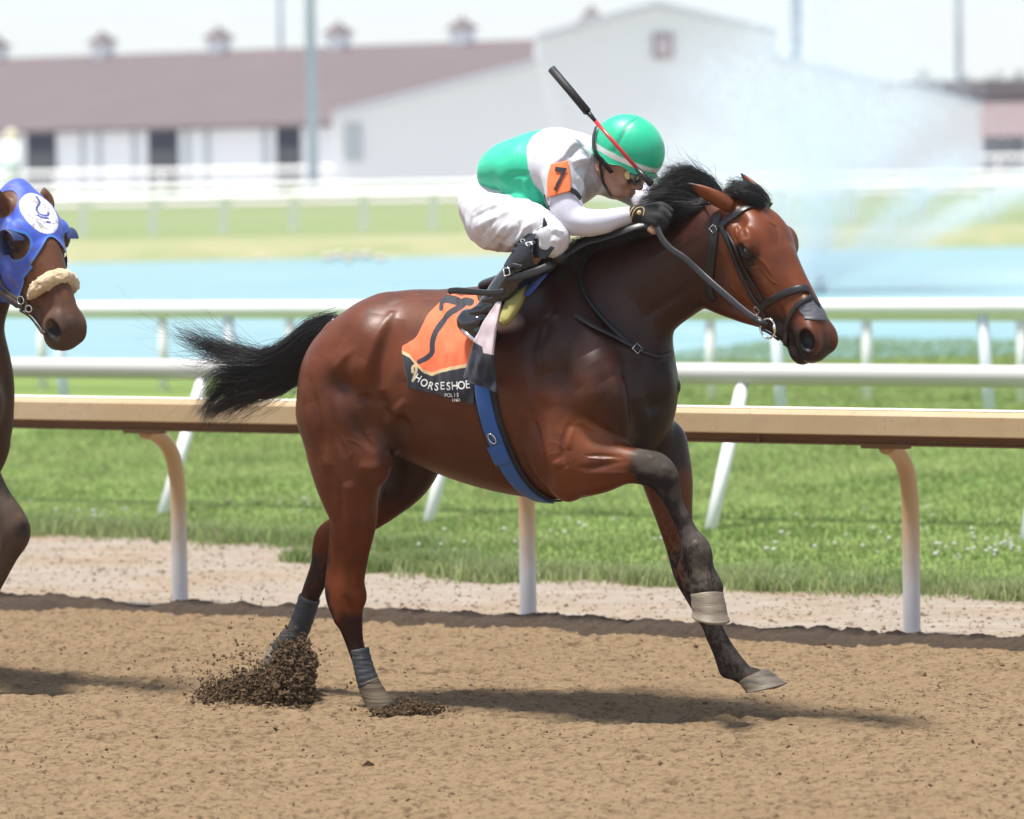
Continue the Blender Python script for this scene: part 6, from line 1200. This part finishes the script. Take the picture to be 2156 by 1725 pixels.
v0 = [HF.wor(HF.pt(a, b, .318)) for a, b in ((1084, 513), (1112, 492), (1124, 492), (1133, 482), (1142, 478), (1144, 459), (1151, 474), (1150, 500), (1150, 512), (1165, 522), (1148, 545), (1100, 540))]; v1 = [p - HF.N * .010 for p in v0]; k = len(v0)
mb.add(v0 + v1, [tuple(range(k)), tuple(range(2 * k - 1, k - 1, -1))] + [(i, i + k, (i + 1) % k + k, (i + 1) % k) for i in range(k)]); mb.build('boot_flap', CUFF, bo)
# helmet
HC_ = HF.pt(1322, 314, .02)
def helmet():
    nu, nv = 64, 40; V_ = []; C = []; GRN = np.array((.015, .50, .28)); W = np.array((.80, .85, .82)); umin = -.040
    for j in range(nv + 1):
        t = j / nv
        for i in range(nu):
            th = 2 * math.pi * i / nu; c, s_ = math.cos(th), math.sin(th)
            if t < .86:
                ph = t / .86 * (math.pi / 2 + .28); rf, ru, rl = .132, .122, .108; p = np.array([rf * math.sin(ph) * c, ru * math.cos(ph), rl * math.sin(ph) * s_]); p[0] += .006 * math.sin(ph) * max(c, 0)
            else:
                q = (t - .86) / .14; ph = math.pi / 2 + .28; p = np.array([.132 * math.sin(ph) * c, .122 * math.cos(ph), .108 * math.sin(ph) * s_]); fr = max(c, 0) ** 1.5; p = p * np.array([1 + .015 * q + .09 * fr * q, 1, 1 + .015 * q]); p[1] -= .016 * q + .006 * q * math.sin(9 * th)
            rib = abs(((th + math.pi / 6) / (math.pi / 3)) % 1 - .5); seam = np.exp(-((.5 - rib) / .018) ** 2) * .0035; p = p * (1 - seam / .12 * (1 if t < .8 else 0))
            V_.append(HC_ + p[0] * hf_ + p[1] * hu_ + p[2] * hl_); C.append(W if .775 < t < .865 else GRN * (.55 if (.5 - rib) < .012 and t < .77 else 1))
    F_ = [(j * nu + i, (j + 1) * nu + i, (j + 1) * nu + (i + 1) % nu, j * nu + (i + 1) % nu) for j in range(nv) for i in range(nu)]
    V_ = np.array(V_); n0 = len(V_); V2 = HC_ + (V_ - HC_) * .955; F_ += [tuple(x + n0 for x in f[::-1]) for f in F_]; F_ += [(nv * nu + i, nv * nu + (i + 1) % nu, n0 + nv * nu + (i + 1) % nu, n0 + nv * nu + i) for i in range(nu)]
    o = mesh_np('helmet', HF.wor(np.vstack([V_, V2])), F_, jk, mat('helmet_cover', (.1, .6, .4), .42, attr='coat', sheen=.15, bump=[(16, .35, .006, (1, 1, 1)), (60, .15, .002, (1, 1, 1))]), True, colors=np.vstack([C, C])); return o
hel = helmet()
skM = Skin(HF, *sdf(lambda V: (body(V), V.ell(HC_, (.137, .126, .113), .01, JM)), HF.pt(1220, 440, 0) + np.array([0, -.2, 0]), HF.pt(1410, 225, 0) + np.array([.05, .25, 0]), .006))
gg = MB(); X, N = skM.line([(1258, 268), (1252, 290), (1253, 312), (1262, 330), (1276, 346), (1290, 362)], .004, 6); ribbon(gg, X, N, .022, .003).build('goggle_strap', LEA, hel, True)
X, N = skM.line([(1266, 338), (1266, 360), (1272, 385), (1278, 404), (1282, 420)], .003, 6); ribbon(MB(), X, N, .010, .003).build('chin_strap', LEA, hel, True)
MB().tube([HF.wor(jh(*p)) for p in ((.085, -.012, .062), (.104, -.014, .030), (.108, -.016, 0), (.104, -.014, -.030), (.085, -.012, -.062), (.086, -.056, -.055), (.102, -.055, -.030), (.104, -.048, 0), (.102, -.056, .030), (.088, -.058, .055), (.085, -.012, .062))], .006, 8).build('goggles', mat('goggle_frame', (.06, .05, .045), .3, spec=.7), jk, True)
MB().ellip(HF.wor(jh(.086, -.036, .033)), (.020, .034, .021)).build('goggle_lens', mat('goggle_lens', (.14, .13, .12), .08, spec=.9, coat=1.0), jk, True); MB().ellip(HF.wor(jh(.086, -.036, -.033)), (.020, .034, .021)).build('goggle_lens', bpy.data.materials['goggle_lens'], jk, True)
MB().ellip(HF.wor(jh(.078, -.034, .056)), (.016, .010, .018)).build('goggle_vent', mat('goggle_gold', (.72, .58, .25), .3), jk, True)
HRM = mat('short_black_hair', (.012, .01, .01), .6); MB().ellip(HF.wor(jh(-.052, -.035, 0)), (.048, .075, .045)).build('hair', HRM, jk, True)
# whip
wh = empty('riding_crop', HF.wor(HF.pt(1376, 400, .15)), 'red riding crop with a long black grip raised above the green helmet', 'riding crop')
wp = lambda t0, t1, w=.19: [HF.wor(HF.pt(1162 + (1385 - 1162) * t, 146 + (398 - 146) * t, w)) for t in (t0, (t0 + t1) / 2, t1)]
WL = lambda *c: [HF.wor(HF.pt(a, b, .19)) for a, b in c]
MB().tube(WL((1161, 145), (1200, 191), (1237, 236)), .0148, 14).build('grip', mat('grip_rubber', (.018, .018, .022), .6, bump=[(60, .4, .002, (1, 1, 1))]), wh, True)
MB().tube(WL((1236, 235), (1246, 246), (1255, 257)), np.array([.010, .008, .0062]), 10).build('collar', LEA, wh, True)
MB().tube(WL((1254, 256), (1297, 305), (1342, 356)), .0068, 10).build('shaft', mat('red_shaft', (.50, .018, .025), .3, spec=.6), wh, True)
MB().tube(WL((1340, 354), (1355, 371), (1372, 388)), np.array([.0075, .012, .013]), 10).build('flap', LEA, wh, True)
# ================================================================== THE SECOND HORSE (its head, neck, chest and fore leg come into the picture)
HF2 = Frame(HF.O + HF.N * .16, ALPHA)
HO2, HM2 = head_frame(HF2, (55, 398), .05, R(21), R(58), roll=0.0)
def h2p(px, py, w, r, sw=1.0): q = HF2.pt(px, py, w); return [q[0], q[1], q[2], r / 550, sw]
ER2 = [(HF2.pt(12, 448, .12), HF2.pt(-12, 392, .18), (.4, 1, .3)), (HF2.pt(100, 436, -.06), HF2.pt(92, 394, -.07), (.7, .9, .2))]
def chase_horse(V):
    V.chain([h2p(-120, 900, 0, 165, .55), h2p(-100, 780, 0, 130, .5), h2p(-82, 680, 0, 104, .5), h2p(-45, 590, 0, 88, .55), h2p(5, 510, .03, 74, .68), h2p(40, 455, .04, 60, .8)], .05)
    V.chain([h2p(-420, 800, 0, 190, .8), h2p(-300, 810, 0, 205, .75), h2p(-200, 810, 0, 205, .6), h2p(-120, 810, 0, 160, .6)], .05)
    V.chain([h2p(-130, 760, .14, 70, .8), h2p(-65, 850, .16, 74, .9)], .05); V.chain([h2p(-80, 780, -.14, 62, .8), h2p(-34, 850, -.14, 62, .9)], .05)
    V.ell(HF2.pt(-48, 885, -.02), (.10, .16, .12), .05)
    V.chain([h2p(-90, 930, .15, 70, .75), h2p(-52, 990, .16, 50, .8), h2p(-14, 1050, .16, 38, .9), h2p(20, 1095, .16, 35, .95), h2p(30, 1125, .16, 34, .95), h2p(14, 1165, .155, 26, .95), h2p(-8, 1215, .15, 21, 1), h2p(-30, 1260, .15, 20, 1), h2p(-50, 1300, .15, 27, 1), h2p(-72, 1330, .15, 23, 1), h2p(-92, 1345, .15, 27, 1)], .03)
    V.chain([h2p(-60, 930, -.13, 60, .8), h2p(-110, 1010, -.13, 44, .85), h2p(-170, 1070, -.13, 34, .9), h2p(-235, 1110, -.13, 22, 1), h2p(-290, 1085, -.13, 26, 1), h2p(-312, 1105, -.13, 26, 1)], .03)
    Hx = sculpt_head(V, HO2, HM2, 1.0, ER2); V.ell(Hx(.59, -.09, 0), (.075, .075, .075), .03, HM2)
    for s_ in (1, -1): V.ell(Hx(.615, -.062, .078 * s_), (.040, .030, .032), .010, HM2, True)
    return Hx
g_ = [HF2.pt(-430, 800, 0)[0], HF2.pt(260, 600, 0)[0]]
V2a, F2a, Hh2 = two_scale(chase_horse, (g_[0], -.42, .10), (g_[1], .72, 1.92), .0075, (1, 0, 0, HF2.pt(8, 560, 0)[0], 1.12), HO2 - np.array([.30, .34, .92]), HO2 + np.array([.50, .56, .18]), .0042)
def skin2(V, F): return Skin(HF2, V, F)
sk2 = skin2(V2a, F2a); V2c, F2c = subdiv(V2a, F2a); N2 = normals(V2c, F2c)
V2c = sculpt(V2c, F2c, N2, sk2, [([(120, 600), (135, 640), (150, 670)], .014, -.005), ([(8, 760), (18, 850)], .02, -.004), ([(14, 1010), (22, 1060)], .008, -.004), ([(40, 1080), (52, 1110)], .012, .004), ([(10, 1140), (4, 1190)], .006, -.005)])
C2 = coat_base(V2c, np.array([.135, .055, .028]), 9); B2c = np.array([.062, .036, .022])
h2q = lambda *p: HF2.pt(*p)
paint(C2, V2c, [h2q(-100, 600, 0), h2q(-60, 800, 0), h2q(-60, 950, .1)], .36, .10, B2c, .85)
paint(C2, V2c, [h2q(0, 1060, .16), h2q(30, 1120, .16), h2q(-10, 1220, .15), h2q(-60, 1320, .15)], .10, .05, np.array([.075, .058, .044]), .8)
paint(C2, V2c, [h2q(48, 1110, .18)], .035, .02, np.array([.02, .018, .018]), .7)
paint(C2, V2c, [Hh2(.60, -.08, 0), Hh2(.66, -.12, 0)], .085, .03, np.array([.085, .066, .052]), .85); paint(C2, V2c, [Hh2(.50, -.15, 0), Hh2(.60, -.16, 0)], .05, .03, np.array([.05, .042, .038]), .8)
for s_ in (1, -1): paint(C2, V2c, [Hh2(.625, -.062, .07 * s_)], .036, .01, BLK, .9); paint(C2, V2c, [Hh2(.225, -.045, .10 * s_)], .045, .02, BLK * 1.5, .9)
paint(C2, V2c, [Hh2(.66, -.16, 0)], .04, .02, np.array([.20, .155, .11]), .6)
h2 = empty('racehorse', HF2.wor(HF2.pt(-100, 1200, 0)), 'second brown racehorse at the left edge wearing a blue hood and a sheepskin noseband', 'horse', 'racehorses galloping on the dirt track'); h2['_loc'] = list(HF2.wor(HF2.pt(-100, 1200, 0)))
mesh_np('body', HF2.wor(V2c), F2c, h2, COAT, colors=np.hstack([C2, (.35 + .4 * sst(1.2, 1.6, V2c[:, 2]))[:, None]]))
for s_ in (1, -1): MB().ellip(HF2.wor(Hh2(.2255, -.043, .1005 * s_)), (.0195, .0195, .0195)).build('eye', EYE, h2, True)
hoof(HF2, h2, HF2.pt(-94, 1348, .15), (-.75, 0, -.65), (.65, 0, -.75), 1.0, r0=.048, r1=.060, h=.07)
hoof(HF2, h2, HF2.pt(-314, 1108, -.13), (-.4, 0, -.9), (.9, 0, -.4), 1.0, r0=.048, r1=.060, h=.07)
hair('mane', HF2, h2, [[(42, 412, 0), (34, 402, 0), (26, 402, .02), (16, 408, .03)], [(36, 420, .02), (26, 412, .03), (14, 414, .04), (4, 420, .05)], [(10, 430, .03), (0, 426, .04), (-10, 432, .05), (-20, 445, .06)]], [(0, 1, 1), (1, 2, 1)], 500, (.01, .012), 8, .0010, 12, .6, .008)
# hood
HB = (np.array([.035, .085, .50])); W2 = HF2.wor(V2c)
loc = (V2c - HO2) @ HM2.T / np.array([.94, 1, 1]); a_, d_, l_ = loc[:, 0], loc[:, 1], loc[:, 2]
edge = .335 - .20 * np.clip((d_ + .0) / .05 + .2, 0, 1) * 0 + np.where(d_ > -.035, -.085 * np.exp(-(l_ / .055) ** 2), 0) + .05 * np.clip(-d_ / .2, 0, 1)
eyeD = np.sqrt(((a_ - .228) / .060) ** 2 + ((d_ + .045) / .052) ** 2); neckd = V2c[:, 0] > HF2.pt(-8, 560, 0)[0]
earD = np.minimum(np.linalg.norm(V2c - (ER2[0][0] * .55 + ER2[0][1] * .45), axis=1), np.linalg.norm(V2c - (ER2[1][0] * .5 + ER2[1][1] * .5), axis=1))
keep = (a_ < edge) & (a_ > -.16) & (eyeD > 1) & (earD > .065) & (np.abs(l_) < .2) & (d_ > -.34) & (V2c[:, 2] > HF2.pt(10, 650, .1)[2]) & neckd
fk = F2c[keep[F2c].all(1)]; us = np.unique(fk); mp = np.full(len(V2c), -1, np.int32); mp[us] = np.arange(len(us))
HVc = V2c[us] + N2[us] * (.006 + .0035 * (vnoise(V2c[us] * 30, 3) - .5) + .010 * (vnoise(V2c[us] * 14, 4) - .5))[:, None]; Ch = np.tile(HB, (len(us), 1)) * (.75 + .5 * vnoise(HVc * 8, 6))[:, None]
la, ll = a_[us], l_[us]; rimm = (edge[us] - la < .013) | (np.abs(eyeD[us] - 1) < .13); Ch[rimm] = (.05, .20, .60)
ov = ((la - .135) / .100) ** 2 + ((ll - .004) / .070) ** 2; top = d_[us] > -.05; Ch[(ov < 1) & top] = (.74, .74, .80)
P2_ = np.stack([la, ll], 1); lg = [catmull([(.055, -.012), (.085, -.014), (.115, .012), (.142, .012), (.152, -.018), (.140, -.030)], 8), np.array([(.165, -.016), (.160, .010), (.150, .022)]), np.array([(.185, -.018), (.182, -.006)])]
for q in lg: Ch[(seg_d(P2_, q) < .0052) & top] = (.05, .08, .30)
mud = vnoise(HVc * 120, 8) * .6 + vnoise(HVc * 25, 9) * .4 > .66; Ch[mud] = Ch[mud] * .5 + np.array([.16, .11, .10]) * .5
hood = mesh_np('blinker_hood', HF2.wor(HVc), mp[fk], None, mat('hood_fabric', (.1, .1, .5), .6, attr='coat', sheen=.15, bump=[(40, .3, .003, (1, 1, 1)), (300, .1, .001, (1, 1, 1))]), True, colors=Ch); tag(hood, 'royal blue hood with a white oval crest on the second horse’s head', 'hood')
def cup(s_, name):
    C = []; n = 26; V_ = []
    for j, (sc_, lf) in enumerate(((1.0, .004), (1.06, .022), (1.04, .045), (.98, .050), (1.0, .024), (.93, .004))):
        for i in range(n):
            t = math.pi * (.42 + 1.16 * i / (n - 1)); a = .228 + .058 * sc_ * math.cos(t); d = -.045 + .050 * sc_ * math.sin(t)
            a, d = .228 + .060 * sc_ * math.cos(t), -.045 - .052 * sc_ * math.sin(t - math.pi / 2) * 0 + .052 * sc_ * math.sin(t)
            V_.append(HF2.wor(Hh2(a, d, s_ * (.098 + lf * 1.1 - .10 * (a - .2)))))
    F_ = [(j * n + i, (j + 1) * n + i, (j + 1) * n + i + 1, j * n + i + 1) for j in range(5) for i in range(n - 1)]
    return mesh_np(name, np.array(V_), F_, hood, mat('blinker_cup', (.02, .035, .12), .55), True)
cup(1, 'blinker_cup'); cup(-1, 'blinker_cup')
# sheepskin noseband
def fleece():
    n = 90; P = []
    for t in np.linspace(-.08 * math.pi, 1.08 * math.pi, n): P.append(Hh2(.435 + .055 * (1 - math.sin(t)) * 0 - .015 * math.sin(t), -.085 + .088 * math.sin(t), .082 * math.cos(t)))
    P = HF2.wor(np.array(P)); r = .034 * np.clip(np.sin(np.linspace(0, math.pi, n)) ** .35, .25, 1); m = MB().tube(P, r, 44); V_ = m.V[0]; c = np.repeat(P, 44, 0); d = V_ - c; d /= np.linalg.norm(d, axis=1, keepdims=True) + 1e-9
    V_ = V_ + d * ((vnoise(V_ * 60, 1) - .5) * .009 + (vnoise(V_ * 190, 2) - .5) * .007)[:, None]
    o = mesh_np('noseband', V_, m.F, None, mat('sheepskin', (.62, .47, .29), .95, sheen=.4, noise=[(22, .6, (.42, .28, .15), .5, .72, (1, 1, 1)), (60, .4, (.72, .60, .42), .5, .7, (1, 1, 1))], bump=[(90, .9, .006, (1, 1, 1))]), True)
    tag(o, 'thick cream sheepskin noseband across the second horse’s nose', 'noseband')
fleece()
b2r = empty('bridle', HF2.wor(Hh2(.4, -.1, .1)), 'dusty brown bridle with steel bit rings on the second horse', 'bridle')
LE2 = mat('dusty_leather', (.085, .065, .052), .6, noise=[(20, .6, (.04, .03, .025), .45, .7, (1, 1, 1))])
for nm, P, w in (('cheekpiece', [(-4, 560), (4, 590), (18, 612), (34, 626), (48, 634)], 8), ('rein', [(-6, 604), (14, 622), (34, 636), (52, 648)], 12), ('chin_strap', [(46, 655), (60, 672), (78, 690), (98, 702)], 8), ('bit_cheek', [(58, 628), (60, 648), (60, 668)], 9)): strap(nm, b2r, P, w, .005, .006, LE2, sk2, sc=550)
for x, y, r in ((50, 632, .020), (66, 650, .017), (88, 698, .014)):
    h = sk2.hit(x, y)
    if h:
        nn = h[1]; t1 = np.cross(nn, [0, 0, 1.0]); t1 /= np.linalg.norm(t1); t2 = np.cross(nn, t1); MB().tube([h[0] + nn * .014 + r * (t1 * math.cos(t) + .75 * t2 * math.sin(t)) for t in np.linspace(0, 6.283, 24)], .0030, 6).build('bit_ring', STEEL, b2r, True)
# ---- the milky summer air
def haze():
    m = bpy.data.materials.new('haze_air'); m.use_nodes = True; nt = m.node_tree; nt.nodes.remove(nt.nodes['Principled BSDF']); v = nt.nodes.new('ShaderNodeVolumePrincipled')
    v.inputs['Color'].default_value = (.93, .96, 1, 1); v.inputs['Density'].default_value = HAZE; v.inputs['Anisotropy'].default_value = .1; nt.links.new(v.outputs[0], nt.nodes['Material Output'].inputs['Volume'])
    o = MB().box((0, 230, 14.2), (760, 500, 31)).build('haze', m); tag(o, kind='stuff')
HAZE = .0004
haze()
